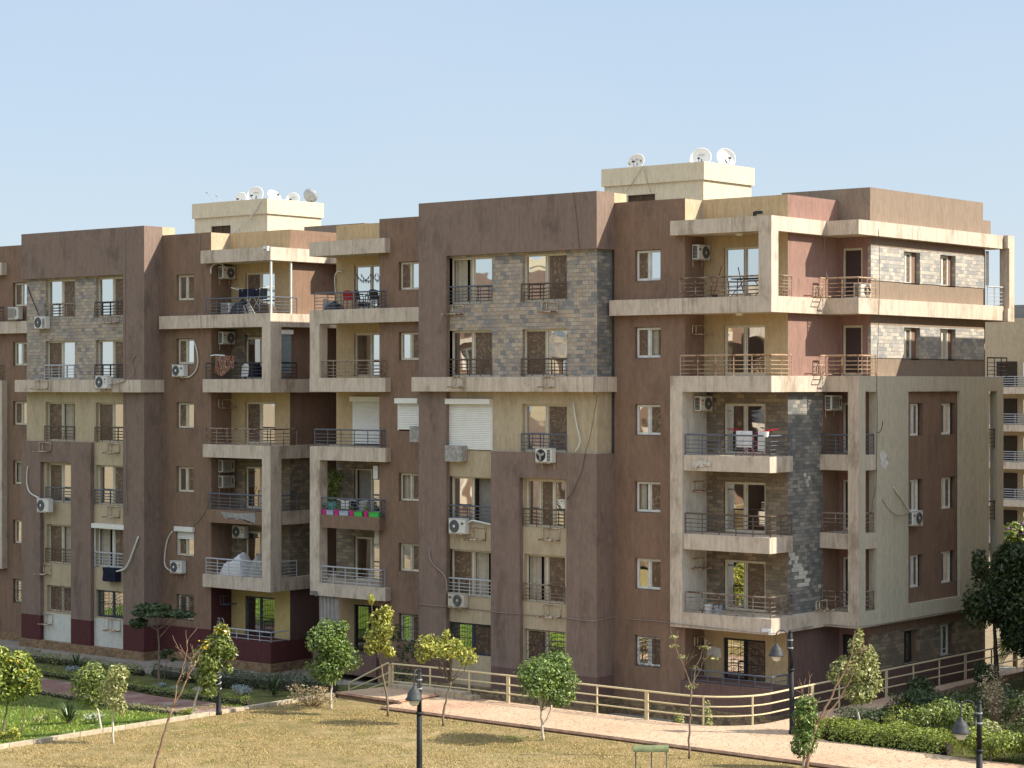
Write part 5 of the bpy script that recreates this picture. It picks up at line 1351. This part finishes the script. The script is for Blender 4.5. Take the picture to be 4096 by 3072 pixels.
def limb(mb, pts, r0, r1, n_=7):
    k = len(pts); mb.tube(pts, [r0+(r1-r0)*i/(k-1) for i in range(k)], n_)
def wig(a, b_, n_, amp, rs):
    a, b_ = Vector(a), Vector(b_); out = []
    for i in range(n_+1):
        t_ = i/n_; j = amp*math.sin(math.pi*t_)
        out.append(a.lerp(b_, t_) + Vector((rs.uniform(-j, j), rs.uniform(-j, j), rs.uniform(-j, j)*.4)))
    return out
CR = Vector((.7694, .6388, 0))      # the picture's "right" on the ground, for laying out crowns seen in the photo
def tree(name, label, cat, base, trunk_pts, r0, clumps, leafm, bark, size, seed, group=None, limbs=(), extra=None):
    """clumps: (sideways, depth, height, rx, rz, count), metres from the foot"""
    rs = random.Random(seed)
    t = thing(name, label, cat, base, 0, group)
    DV = Vector((-.6388, .7694, 0))
    W = lambda s, d, z: CR*s + DV*d + Vector((0, 0, z))
    g = MB(); pts = [W(*p) for p in trunk_pts]; full = []
    for a, b_ in zip(pts, pts[1:]): full += wig(a, b_, 4, .03, rs)[:-1]
    full.append(pts[-1]); limb(g, full, r0, r0*.45)
    for lm in limbs:
        q = [W(*p) for p in lm]; ff = []
        for a, b_ in zip(q, q[1:]): ff += wig(a, b_, 4, .025, rs)[:-1]
        ff.append(q[-1]); limb(g, ff, r0*.5, r0*.14, 5)
    top = pts[-1]
    for cl in clumps:
        c = W(cl[0], cl[1], cl[2])
        if cl[5] >= 60: limb(g, wig(top, c, 4, .05, rs), r0*.35, r0*.1, 5)
    obj('trunk', g, M[bark], t, smooth=True)
    if clumps:
        g = MB()
        for cl in clumps: leaves(g, W(cl[0], cl[1], cl[2]), (cl[3], cl[3], cl[4]), cl[5], size, rs)
        obj('crown', g, M[leafm], t)
    if extra:
        g = MB()
        for (mt, cls, sz) in extra:
            for cl in cls: leaves(g, W(cl[0], cl[1], cl[2]), (cl[3], cl[3], cl[4]), cl[5], sz, rs, .8, .8)
        obj('blossom', g, M[extra[0][0]], t)
    return t
TG = 'young trees in the lawn and garden'
def blob(w_, h, z, n_, seed, sub=9):
    """an uneven crown of sub clumps inside a w_ x h envelope centred at height z"""
    r_ = random.Random(seed); out = []
    for i in range(sub):
        a = r_.uniform(0, 6.28); k = r_.uniform(.25, .68); zz = r_.uniform(-.62, .62)
        out.append((w_/2*k*math.cos(a)*math.sqrt(max(.1, 1-zz*zz)), w_/2*k*math.sin(a)*math.sqrt(max(.1, 1-zz*zz)), z+h/2*zz*.98, w_*r_.uniform(.2, .3), h*r_.uniform(.17, .26), int(n_/sub)))
    return out
# round clipped trees
tree('clipped_tree', 'clipped dark green tree with a rounded crown and forked pale stem, middle of the lawn', 'tree', (5.07, -9.62, .78),
     [(0, 0, 0), (-.05, 0, .55), (-.08, 0, 1.0)], .055, [(.05, 0, 2.05, .72, .62, 900)] + blob(2.3, 1.95, 2.04, 5600, 3, 14), 'leaf_ficus', 'bark_w', .10, 11, TG, [[(-.02, 0, .55), (.2, .05, .95), (.3, .05, 1.5)]])
tree('clipped_tree', 'clipped bright green tree with a cup-shaped crown, by the dry bush and kerb', 'tree', (-5.48, -9.2, .78),
     [(0, 0, 0), (-.03, 0, .5), (.03, 0, 1.15)], .065, [(.08, 0, 2.1, .55, .6, 500)] + blob(1.95, 2.4, 2.2, 5400, 5, 14) + [(.35, 0, 3.1, .35, .25, 250), (-.1, 0, 3.05, .4, .25, 250)], 'leaf_ficus', 'bark_w', .105, 12, TG)
tree('yellow_tree', 'small spreading tree with thin yellow leaves in front of the fence', 'tree', (.37, -9.49, .78),
     [(0, 0, 0), (.03, 0, .6), (.12, 0, 1.1), (.3, 0, 1.6)], .05, blob(2.15, 1.2, 2.65, 900, 7, 14) + [(-.5, 0, 3.0, .3, .3, 110), (.1, .1, 3.15, .16, .3, 90), (.85, 0, 2.5, .4, .35, 170), (-.7, .1, 2.6, .35, .35, 150)], 'leaf_yel', 'bark', .12, 13, TG,
     [[(.25, 0, 1.5), (-.05, 0, 2.0), (-.2, 0, 2.6)], [(.3, 0, 1.6), (.75, .1, 1.95), (.95, .1, 2.6)], [(.3, 0, 1.6), (.3, -.1, 2.2), (.25, -.1, 2.8)], [(-.05, 0, 2.0), (-.5, .1, 2.5)]])
tree('slender_tree', 'tall slender tree with sparse yellow-green leaves beside the pink landing', 'tree', (-2.69, -9.09, .8),
     [(0, 0, 0), (-.05, 0, .8), (-.22, 0, 1.7), (-.38, 0, 2.35)], .05, [(-.45, 0, 2.9, .42, .4, 260), (-.3, .1, 3.5, .42, .45, 280), (-.1, -.1, 3.2, .35, .4, 220), (-.15, 0, 2.6, .3, .3, 150), (-.6, 0, 2.55, .3, .3, 110), (-.05, 0, 3.8, .25, .3, 120), (-.62, 0, 4.3, .13, .2, 60), (.05, 0, 2.35, .25, .2, 70)], 'leaf_yel', 'bark', .115, 14, TG,
     [[(-.3, 0, 2.0), (-.1, 0, 2.7), (0, 0, 3.9)], [(-.38, 0, 2.35), (-.6, 0, 2.9)], [(-.38, 0, 2.3), (-.55, 0, 3.4), (-.62, 0, 4.3)]])
tree('flowering_tree', 'leaning small tree with yellow blossom in front of the maroon wall', 'tree', (-7.95, -14.0, .72),
     [(0, 0, 0), (.15, 0, .65), (.4, 0, 1.35)], .055, [(.55, 0, 1.6, .45, .4, 420), (.75, 0, 2.2, .6, .5, 620), (1.0, 0, 2.75, .55, .45, 520), (1.15, 0, 3.2, .3, .35, 260), (.35, .1, 2.3, .35, .4, 300), (1.4, 0, 2.5, .35, .3, 220), (.7, 0, 1.1, .3, .25, 170), (1.35, 0, 1.9, .2, .2, 60)], 'leaf', 'bark_w', .12, 15, TG,
     extra=[('flower', [(1.15, -.2, 3.35, .25, .2, 30), (.6, -.3, 2.8, .3, .2, 16)], .11)])
tree('flowering_tree', 'leafy yellow-blossom tree at the left picture edge', 'tree', (-12.22, -19.17, .33),
     [(0, 0, 0), (.1, 0, .7), (.2, 0, 1.2)], .05, [(.1, 0, 1.7, .75, .5, 800), (.6, .2, 2.2, .7, .55, 950), (-.1, 0, 2.4, .75, .5, 900), (.5, 0, 2.75, .55, .35, 480), (-.2, 0, 2.95, .45, .3, 350), (1.05, 0, 1.85, .35, .4, 300), (-.7, 0, 2.1, .5, .5, 400)], 'leaf_hedge', 'bark', .125, 16, TG, [[(.6, .3, 0), (.75, .3, .8), (.7, .2, 1.7)]],
     extra=[('flower', [(.2, -.3, 2.8, .8, .3, 46), (.9, -.2, 2.1, .3, .5, 20)], .09)])
tree('young_tree', 'slim pale-stemmed tree with a narrow crown on the kerb of the green lawn', 'tree', (-5.6, -19.6, .78),
     [(0, 0, 0), (0, 0, .7), (-.03, 0, 1.3)], .05, [(.05, 0, 1.55, .38, .35, 300), (.1, 0, 2.0, .4, .4, 360), (.18, 0, 2.45, .4, .28, 320), (-.22, .1, 1.9, .3, .4, 220), (.3, 0, 1.25, .25, .25, 120)], 'leaf_olive', 'bark_w', .085, 17, TG)
tree('young_tree', 'darker bushy tree just left of the slim pale-stemmed one', 'tree', (-8.5, -17.7, .68),
     [(0, 0, 0), (-.08, 0, .5), (-.2, 0, 1.0)], .06, [(-.35, 0, 1.3, .55, .45, 560), (-.45, 0, 1.85, .55, .5, 600), (-.3, .1, 2.15, .4, .35, 300), (-.8, 0, 1.6, .35, .4, 280), (0, 0, 1.6, .4, .5, 300)], 'leaf', 'bark_w', .09, 18, TG)
tree('umbrella_tree', 'flat-crowned dark feathery tree in the shade before the left block', 'tree', (-20.39, -4.68, -.25),
     [(0, 0, 0), (0, 0, 1.2), (-.05, 0, 2.55)], .065, [(-.2, 0, 3.3, 1.0, .17, 900), (.6, .1, 3.25, .75, .16, 520), (-.9, 0, 2.85, .4, .22, 300), (-.3, 0, 3.55, .8, .12, 420), (1.1, 0, 3.2, .45, .12, 200)], 'leaf_dark', 'bark', .14, 19, TG, [[(0, 0, 2.2), (.5, 0, 2.8), (.9, 0, 3.15)], [(-.05, 0, 2.5), (-.7, 0, 3.0)]])
tree('sapling', 'thin sapling with a small tuft of leaves in the shaded garden', 'tree', (-21.8, -3.2, -.25),
     [(0, 0, 0), (.05, 0, .5), (.15, 0, 1.1)], .022, [(.2, 0, 1.35, .3, .14, 110), (0, 0, 1.15, .2, .1, 50), (.45, 0, 1.0, .15, .08, 30)], 'leaf_dark', 'bark', .12, 20, TG)
# bare ones
def bare(label, base, segs, r0, bark, seed, tufts=(), leafm='leaf_dry', twigs=5):
    rs = random.Random(seed); t = thing('bare_tree', label, 'tree', base, 0, 'bare trees in the lawn')
    DV = Vector((-.6388, .7694, 0)); W = lambda p: CR*p[0] + DV*p[1] + Vector((0, 0, p[2]))
    g = MB()
    for pts, ra, rb_ in segs:
        q = [W(p) for p in pts]; ff = []
        for a, b_ in zip(q, q[1:]): ff += wig(a, b_, 4, .035, rs)[:-1]
        ff.append(q[-1]); limb(g, ff, ra, rb_, 6)
        if ra < r0*.7:
            for _ in range(twigs):
                i = rs.randrange(len(ff)//3, len(ff)); a = ff[i]; d = (ff[min(i+1, len(ff)-1)] - ff[max(0, i-1)]).normalized() + Vector((rs.uniform(-.9,.9), rs.uniform(-.9,.9), rs.uniform(-.2,.7)))
                g.tube(wig(a, a + d.normalized()*rs.uniform(.15, .5), 3, .02, rs), [.010, .008, .006, .004], 4)
    obj('trunk', g, M[bark], t, smooth=True)
    if tufts:
        g = MB()
        for s, d, z, rx, rz, n_ in tufts: leaves(g, W((s, d, z)), (rx, rx, rz), n_, .075, rs)
        tag(obj('leaf_tuft', g, M[leafm], t), kind='stuff')
bare('tall leaning bare tree with two long forked branches, left foreground', (-.75, -22.0, .78), [([(0, 0, 0), (.3, 0, 1.1), (.62, 0, 2.0)], .055, .038), ([(.62, 0, 2.0), (.72, 0, 2.7), (1.0, 0, 3.5), (1.08, 0, 4.15)], .03, .009), ([(.62, 0, 2.0), (1.05, 0, 2.9), (1.45, 0, 3.7), (1.75, 0, 3.95)], .03, .009), ([(1.05, 0, 2.9), (1.2, 0, 3.5), (1.5, .1, 3.9)], .02, .006), ([(1.0, 0, 3.5), (.8, 0, 3.85)], .015, .005)], .055, 'bark_t', 31, ((1.3, 0, 3.4, .3, .2, 14), (1.0, 0, 3.0, .2, .2, 10)))
bare('thin bare tree with a few feathery yellow tufts before the lower right balcony', (11.06, -9.51, .78), [([(0, 0, 0), (.02, 0, 1.2), (.08, 0, 2.3)], .042, .03), ([(.08, 0, 2.3), (-.15, 0, 3.0), (-.45, 0, 3.7), (-.52, 0, 4.05)], .022, .007), ([(.08, 0, 2.3), (.2, 0, 3.0), (.5, 0, 3.65), (.6, 0, 3.9)], .022, .007), ([(.08, 0, 2.3), (.35, 0, 2.9), (.5, 0, 3.3)], .016, .006), ([(-.15, 0, 3.0), (.15, 0, 3.4)], .012, .005)], .042, 'bark', 32, ((-.5, 0, 4.0, .16, .05, 26), (-.5, 0, 3.7, .18, .05, 26), (.5, 0, 3.65, .2, .05, 26), (.85, 0, 3.3, .15, .05, 18), (-.2, 0, 3.35, .25, .06, 22), (.1, 0, 2.4, .22, .1, 30), (.2, 0, 3.0, .16, .06, 14)), 'leaf_olive', 3)
bare('brown bare tree forking widely to the right, beside the leafy column', (15.03, -8.75, .78), [([(0, 0, 0), (.12, 0, .75), (.32, 0, 1.45)], .075, .06), ([(.32, 0, 1.45), (.1, 0, 2.1), (.12, 0, 2.9)], .03, .008), ([(.32, 0, 1.45), (.75, 0, 2.2), (1.15, 0, 3.0), (1.45, 0, 3.65), (1.5, 0, 4.1)], .04, .008), ([(.35, 0, 1.5), (.9, .1, 2.0), (1.4, .1, 2.8), (1.6, .1, 3.4)], .034, .008), ([(1.15, 0, 3.0), (1.8, 0, 3.75)], .018, .006), ([(1.45, 0, 3.65), (1.95, 0, 3.85)], .014, .005), ([(.1, 0, 2.1), (-.15, 0, 2.55)], .014, .005)], .075, 'bark_t', 33, (), twigs=6)
# right-hand trees
tree('column_shrub', 'dense leafy column on a short white stem beside the brown bare tree', 'tree', (14.85, -8.6, .78),
     [(0, 0, 0), (0, 0, .3), (.03, 0, .8)], .06, [(0, 0, .75, .42, .4, 620), (.08, 0, 1.2, .46, .4, 700), (.05, 0, 1.65, .42, .38, 620), (.08, 0, 2.05, .34, .3, 420)], 'leaf_ficus', 'bark_w', .095, 41, TG)
tree('young_tree', 'olive-leaved tree with a white stem behind the brown bare tree', 'tree', (13.12, -2.06, .83),
     [(0, 0, 0), (-.1, 0, .6), (-.2, 0, 1.05)], .06, [(-.1, 0, 1.5, .6, .4, 650), (.2, 0, 1.8, .5, .5, 550), (-.6, 0, 2.3, .5, .5, 480), (-.1, 0, 2.3, .6, .55, 700), (.15, 0, 2.75, .4, .4, 320), (-.2, 0, 3.1, .3, .35, 220), (.3, 0, 2.3, .35, .4, 260), (-.1, 0, 3.5, .16, .25, 70), (-.85, 0, 2.1, .35, .3, 160)], 'leaf_olive', 'bark_w', .11, 42, TG)
tree('dark_tree', 'big dark dense tree at the right edge before the olive frame', 'tree', (11.4, 11.3, .83),
     [(0, 0, 0), (-.02, 0, 1.2), (-.1, 0, 2.6)], .14, blob(2.8, 3.4, 4.0, 2600, 9, 11) + [(1.0, .2, 2.2, .9, .9, 800), (1.9, .2, 1.8, 1.0, 1.0, 900), (1.2, .4, 4.1, 1.2, 1.0, 1100), (-.6, 0, 3.3, .7, .6, 500), (1.6, .2, 2.8, 1.0, .8, 900), (.8, .2, 5.3, .9, .6, 700), (-.7, 0, 5.0, .35, .6, 240), (2.2, .2, 5.0, .9, .9, 800), (2.4, 0, 3.6, .9, .9, 700)], 'leaf_dark', 'bark_d', .17, 43, TG)
rs = random.Random(5)
t = thing('fan_palm', 'fan palm leaves at the right picture edge under the dark tree', 'palm', (11.1, 14.5, .83), 0)
g = MB(); limb(g, [(0,0,0), (0,0,.5), (.02,0,1.1)], .13, .1); obj('trunk', g, M['bark'], t)
g = MB()
for k in range(16):
    a = k*.39+rs.uniform(-.2, .2); el = rs.uniform(-.1, 1.1); d = Vector((math.cos(a)*math.cos(el), math.sin(a)*math.cos(el), math.sin(el)))
    base = Vector((0, 0, 1.1)); tip = base + d*.75; s = d.orthogonal().normalized(); u2 = d.cross(s)
    g.tube([base, tip], .012, 4)
    for j in range(17):
        th = (j-8)*.17; dd = (d*math.cos(th) + s*math.sin(th)).normalized(); e = tip + dd*rs.uniform(.62, .8) - Vector((0, 0, .08+.1*abs(th)))
        w2 = d.cross(dd).normalized()*.02 if abs(th) > .01 else u2*.02; pp = (dd.cross(u2)).normalized()*.025
        uu = rs.random(); g.quad([tip-pp*.4, tip+dd*.4-pp, e, tip+dd*.4+pp], [(uu, 0)]*4)
obj('fronds', g, M['leaf'], t)
tree('flowering_shrub', 'purple-flowered shrub at the right edge above the dark tree', 'shrub', (5.6, 24.5, -.3),
     [(0, 0, 0), (0, 0, 3.0)], .12, [(0, 0, 6.2, .9, .7, 500), (1.2, 0, 6.5, 1.0, .8, 600), (.6, 0, 5.2, 1.2, .8, 500), (.6, 0, 4.0, 1.3, 1.2, 800), (1.8, 0, 4.0, 1.2, 1.2, 600), (.4, 0, 2.4, 1.3, 1.2, 700), (1.8, 0, 2.4, 1.3, 1.4, 700)], 'leaf_hedge', 'bark', .22, 44, None, extra=[('flower_p', [(0, 0, 6.4, .8, .4, 70), (1.1, 0, 6.7, .9, .5, 90)], .15)])

def bush(label, x, y, z, r, h, n_, leafm, seed, size=.08, name='shrub', group='shrubs in the garden beds', stems=0, extra=None):
    rs = random.Random(seed); t = thing(name, label, name.replace('_', ' '), (x, y, z), 0, group)
    g = MB(); st_ = MB()
    k = max(4, int(r*7))
    for i in range(k):
        a = rs.uniform(0, 6.28); q = r*rs.uniform(.1, .75); hh = h*rs.uniform(.35, .8)
        c = (q*math.cos(a), q*math.sin(a), hh)
        leaves(g, c, (r*rs.uniform(.3, .5), r*rs.uniform(.3, .5), h*rs.uniform(.2, .34)), int(n_/k), size, rs, .5)
        if stems: 
            for _ in range(stems): st_.tube(wig((q*.2*math.cos(a), q*.2*math.sin(a), 0), (c[0]*1.3+rs.uniform(-.2,.2), c[1]*1.3+rs.uniform(-.2,.2), hh*rs.uniform(1, 1.35)), 4, .05, rs), [.014, .012, .01, .007, .004], 4)
    if not stems: st_.tube([(0, 0, 0), (0, 0, h*.4)], .03, 5)
    obj('stem', st_, M['bark_t'], t); obj('foliage', g, M[leafm], t)
    if extra:
        g = MB(); leaves(g, (0, 0, h*.75), (r*.8, r*.8, h*.35), extra[1], size, rs, .8, .8); obj('blossom', g, M[extra[0]], t)
def hedge(label, pts, wd, h, n_, leafm, seed, size=.08):
    rs = random.Random(seed); t = thing('hedge', label, 'hedge', (pts[0][0], pts[0][1], hg(*pts[0])), 0, 'hedges in the gardens')
    o = Vector(t.location); g = MB(); k = MB()
    P = [Vector((x, y, hg(x, y))) for x, y in pts]; L = [(b_-a).length for a, b_ in zip(P, P[1:])]; tot = sum(L)
    for _ in range(n_):
        d = rs.uniform(0, tot); i = 0
        while d > L[i] and i < len(L)-1: d -= L[i]; i += 1
        a, b_ = P[i], P[i+1]; p = a.lerp(b_, d/L[i]); s = Vector(((b_-a).y, -(b_-a).x, 0)).normalized()
        q = rs.uniform(-1, 1); zz = rs.random()**.6
        bump_ = .82+.3*noise.noise((p.x*1.4, p.y*1.4, seed))
        p = p + s*(q*wd/2*(1-.25*zz)) + Vector((0, 0, zz*h*bump_*(1-.25*q*q)))
        nrm = Vector((s.x*q, s.y*q, .4+zz)) + Vector((rs.uniform(-1,1), rs.uniform(-1,1), rs.uniform(-.3,1)))*.8
        leaf(g, p - o, nrm.normalized(), size*rs.uniform(.6, 1.35), rs)
    for a, b_ in zip(P, P[1:]): k.tube([a-o+Vector((0,0,h*.2)), b_-o+Vector((0,0,h*.2))], h*.22, 5)
    obj('stem', k, M['bark_d'], t); obj('foliage', g, M[leafm], t)
hedge('dark clipped hedge from the umbrella tree to the stairs', [(-20.0, -2.6), (-16, -3.2), (-12.5, -4.2), (-9.4, -5.0)], .95, .9, 8000, 'leaf_dark', 51)
hedge('dark hedge behind the leaning bare tree, before the maroon wall', [(-23.5, -2.3), (-20.4, -2.5)], .8, .8, 1400, 'leaf_dark', 52)
hedge('low olive hedge along the pavement of the left block', [(-36, -2.4), (-31, -2.4), (-27, -2.4), (-24, -2.5)], .8, .65, 4600, 'leaf', 53)
hedge('low yellow-green border along the far side of the red path', [(-31, -5.4), (-26, -5.4), (-21, -5.7), (-17, -6.6), (-12.6, -8.3), (-9.5, -9.6)], .6, .5, 5600, 'leaf_hedge', 54, .07)
hedge('low reddish border along the near side of the red path', [(-27, -8.9), (-21.3, -9.2), (-17.3, -10.0), (-13, -11.6), (-10, -12.8)], .4, .3, 1900, 'leaf_olive', 55, .07)
hedge('bright green hedge along the pink path, right of the lamp', [(11.8, -3.0), (13.0, -3.5), (15.0, -3.3), (17.2, -3.4)], 1.6, 1.0, 10000, 'leaf_hedge', 56, .09)
hedge('dark low hedge between the corner lamp and the olive-leaved tree', [(11.4, -.8), (12.3, 1.2), (12.2, 3.4)], 1.1, .8, 2600, 'leaf_dark', 57, .1)
for a in (('bright green shrub left of the lower right lamp', 19.0, -4.0, .82, 1.4, 1.1, 3600, 'leaf_hedge', 61), ('bright green shrub right of the lower right lamp, at the picture edge', 20.9, -2.6, .82, 1.7, 1.3, 4200, 'leaf_hedge', 62), ('bright shrub behind the lower right lamp', 20.0, -.9, .82, 1.5, 1.2, 3000, 'leaf_hedge', 66),
          ('dark glossy shrub by the fence on the right path', 11.6, 5.2, .82, .9, 1.15, 1200, 'leaf_dark', 63), ('dark shrub in the middle of the right garden bed', 13.6, 2.2, .82, 1.5, 1.15, 2600, 'leaf_dark', 64), ('dark shrub under the big dark tree', 11.9, 9.6, .82, .8, 1.3, 1100, 'leaf_dark', 65),
          ('dull green shrub behind the bright hedge', 15.0, -.4, .82, 1.5, 1.15, 2600, 'leaf', 67), ('shaded shrub in the right garden before the palm', 15.2, 5.6, .82, 1.8, 1.3, 2600, 'leaf_dark', 68), ('shaded shrub at the right picture edge', 17.6, 4.2, .82, 1.8, 1.4, 2800, 'leaf', 69), ('dark shrub beyond the palm at the far end of the right path', 11.0, 17.0, .8, 1.1, 2.2, 2200, 'leaf_dark', 78), ('dark shrub between the palm and the big dark tree', 12.6, 13.6, .8, 1.2, 1.9, 2200, 'leaf_dark', 79), ('olive ground shrub before the twiggy bush', 16.6, .6, .82, 1.0, .6, 1000, 'leaf_olive', 70)):
    bush(*a, size=.095)
bush('big twiggy half-bare bush with tan leaves, right garden bed', 16.0, 2.4, .82, 1.2, 2.3, 800, 'leaf_dry', 71, .075, stems=7)
bush('lower twiggy bush right of the big half-bare one', 17.9, 1.6, .82, 1.1, 1.5, 600, 'leaf_olive', 72, .07, stems=6)
bush('dry tan bush at the edge of the lawn by the cup-shaped tree', -6.6, -9.1, .78, 1.05, .85, 520, 'leaf_dry', 73, .085, stems=6)
bush('slim shrub behind the fence, taller of two', 7.3, -2.9, .0, .38, 1.7, 420, 'leaf_olive', 74, .09)
bush('slim shrub behind the fence, shorter of two', 5.9, -3.2, .0, .4, 1.15, 380, 'leaf_olive', 75, .09)
bush('small green weed at the foot of the dark plinth', .6, -3.2, .0, .5, .45, 260, 'leaf', 76, .09)
bush('low twiggy bush with a hoop of bare stems in the right bed', 14.3, -1.9, .82, .8, 1.2, 360, 'leaf_hedge', 77, .08, stems=5)
for i, (x, y, r) in enumerate(((-14.4, -5.7, .75), (-18.6, -5.4, .5), (-19.9, -5.2, .45), (-27.2, -3.9, .4), (-26.2, -3.8, .45))):
    bush(('silver-leaved mound near the hedge, largest', 'silver mound right of the umbrella tree foot', 'silver mound touching the umbrella tree foot', 'silver mound at the far left of the shaded garden', 'silver mound second from the left in the shaded garden')[i], x, y, hg(x, y), r, .4, 420, 'leaf_silver', 80+i, .07)
bush('white-flowered low plant beside the spiky plant', -11.8, -15.3, hg(-11.8, -15.3), .5, .35, 260, 'leaf', 90, .07, extra=('flower_w', 90))
bush('reddish low plant left of the spiky plant', -14.2, -15.9, hg(-14.2, -15.9), .55, .4, 300, 'leaf_olive', 91, .07)
bush('yellow-leaved low bush at the left lower edge', -9.9, -20.6, hg(-9.9, -20.6), .45, .5, 300, 'leaf_yel', 92, .09)
bush('small yellow-green bush by the kerb under the blossom tree', -8.6, -13.6, hg(-8.6, -13.6), .4, .4, 260, 'leaf_yel', 93, .08)
def spiky(label, x, y, r, n_, seed, leafm='leaf_dark', name='spiky_plant'):
    rs = random.Random(seed); t = thing(name, label, 'plant', (x, y, hg(x, y)), 0); g = MB()
    for k in range(n_):
        a = rs.uniform(0, 6.28); el = rs.uniform(.35, 1.35); d = Vector((math.cos(a)*math.cos(el), math.sin(a)*math.cos(el), math.sin(el))); s = Vector((-math.sin(a), math.cos(a), 0))*.035
        m_ = d*r*.55 + Vector((0,0,.04)); e = d*r - Vector((0, 0, r*.22*math.cos(el))); u = rs.random()
        g.quad([-s*.6, s*.6, m_ + s, m_ - s], [(u, 0)]*4); g.quad([m_ - s, m_ + s, e], [(u, 0)]*3)
    obj('leaves', g, M[leafm], t)
    g = MB(); g.lathe([(.1, 0), (.09, .12), (0, .16)], (0, 0, 0), 8); obj('stump', g, M['bark'], t)
spiky('dark spiky rosette plant in the sunny green lawn', -13.3, -15.3, 1.0, 46, 3)
spiky('spiky plant before the white wall panel of the left block', -28.2, -2.9, .9, 30, 4)
spiky('drooping strap-leaved plant by the dark hedge', -11.6, -6.3, 1.1, 34, 5, 'leaf_dark')
# climbers
rs = random.Random(8)
t = thing('climbing_plant', 'leafy climber filling the left end of the planter balcony', 'climbing plant', (-16.4, 2.0, 7.24)); g = MB()
leaves(g, (0, 0, 1.2), (.45, .3, .8), 420, .11, rs); leaves(g, (.3, 0, 1.6), (.4, .25, .35), 150, .11, rs); obj('foliage', g, M['leaf'], t)
g = MB(); g.tube([(0,0,0),(.05,0,.8),(0,0,1.5)], .02, 5); obj('stem', g, M['bark'], t)
tree('vine', 'loose dark climber by the low curtain at the passage', 'climbing plant', (-9.8, -.6, .0), [(0, 0, 0), (.05, 0, 1.2), (-.1, 0, 2.4)], .03, [(0, 0, 1.0, .5, .5, 150), (.2, 0, 1.9, .5, .5, 160), (-.3, 0, 2.6, .35, .35, 90), (-.6, 0, 3.2, .2, .25, 40)], 'leaf_dark', 'bark', .13, 95)
# seedling leaves in the planters
for i, x in enumerate((-15.85, -15.1, -14.18, -13.32)):
    g = MB(); leaves(g, (0, 0, .12), (.12, .12, .14), 26, .09, rs); tag(obj('potted_plant', g, M['leaf'], None, (x, .96, 7.46)), 'small plant growing in the %s pink flowerpot' % ('first', 'second', 'third', 'last')[i], 'plant', 'plants in the pink flowerpots')
# short grass
def grass(name, n_, area, hf, h, leafm, seed, label):
    rs = random.Random(seed); g = MB()
    for _ in range(n_):
        x, y = rs.uniform(area[0], area[1]), rs.uniform(area[2], area[3])
        nv = noise.noise((x*.5, y*.5, seed))
        if name == 'lawn_weeds':
            if nv < .28: continue
        elif nv < -.15 and rs.random() < .8: continue
        z = hf(x, y); a = rs.uniform(0, 6.28); s = Vector((math.cos(a), math.sin(a), 0))*rs.uniform(.012, .03); l_ = Vector((rs.uniform(-.06, .06), rs.uniform(-.06, .06), h*rs.uniform(.5, 1.3))); p = Vector((x, y, z-.01)); u = rs.random()
        g.quad([p - s, p + s, p + l_], [(u, 0)]*3)
    tag(obj(name, g, M[leafm]), label, 'grass', None, 'stuff')
grass('dry_grass', 70000, (-7.7, 17, -24, -8.3), lawn_h, .055, 'leaf_straw', 101, 'short dry tan grass blades over the foreground lawn')
grass('lawn_weeds', 7000, (-7.5, 17, -23, -8.5), lawn_h, .08, 'leaf', 113, 'scattered green weeds in the dry foreground lawn')
grass('green_grass', 20000, (-24, -8.0, -23, -9.5), hg, .09, 'leaf_hedge', 102, 'fresh green grass blades in the left garden')
grass('weed_grass', 9000, (11.2, 22, -3.2, 12), lambda x, y: .84, .16, 'leaf', 103, 'rough grass and weeds under the shrubs of the right bed')
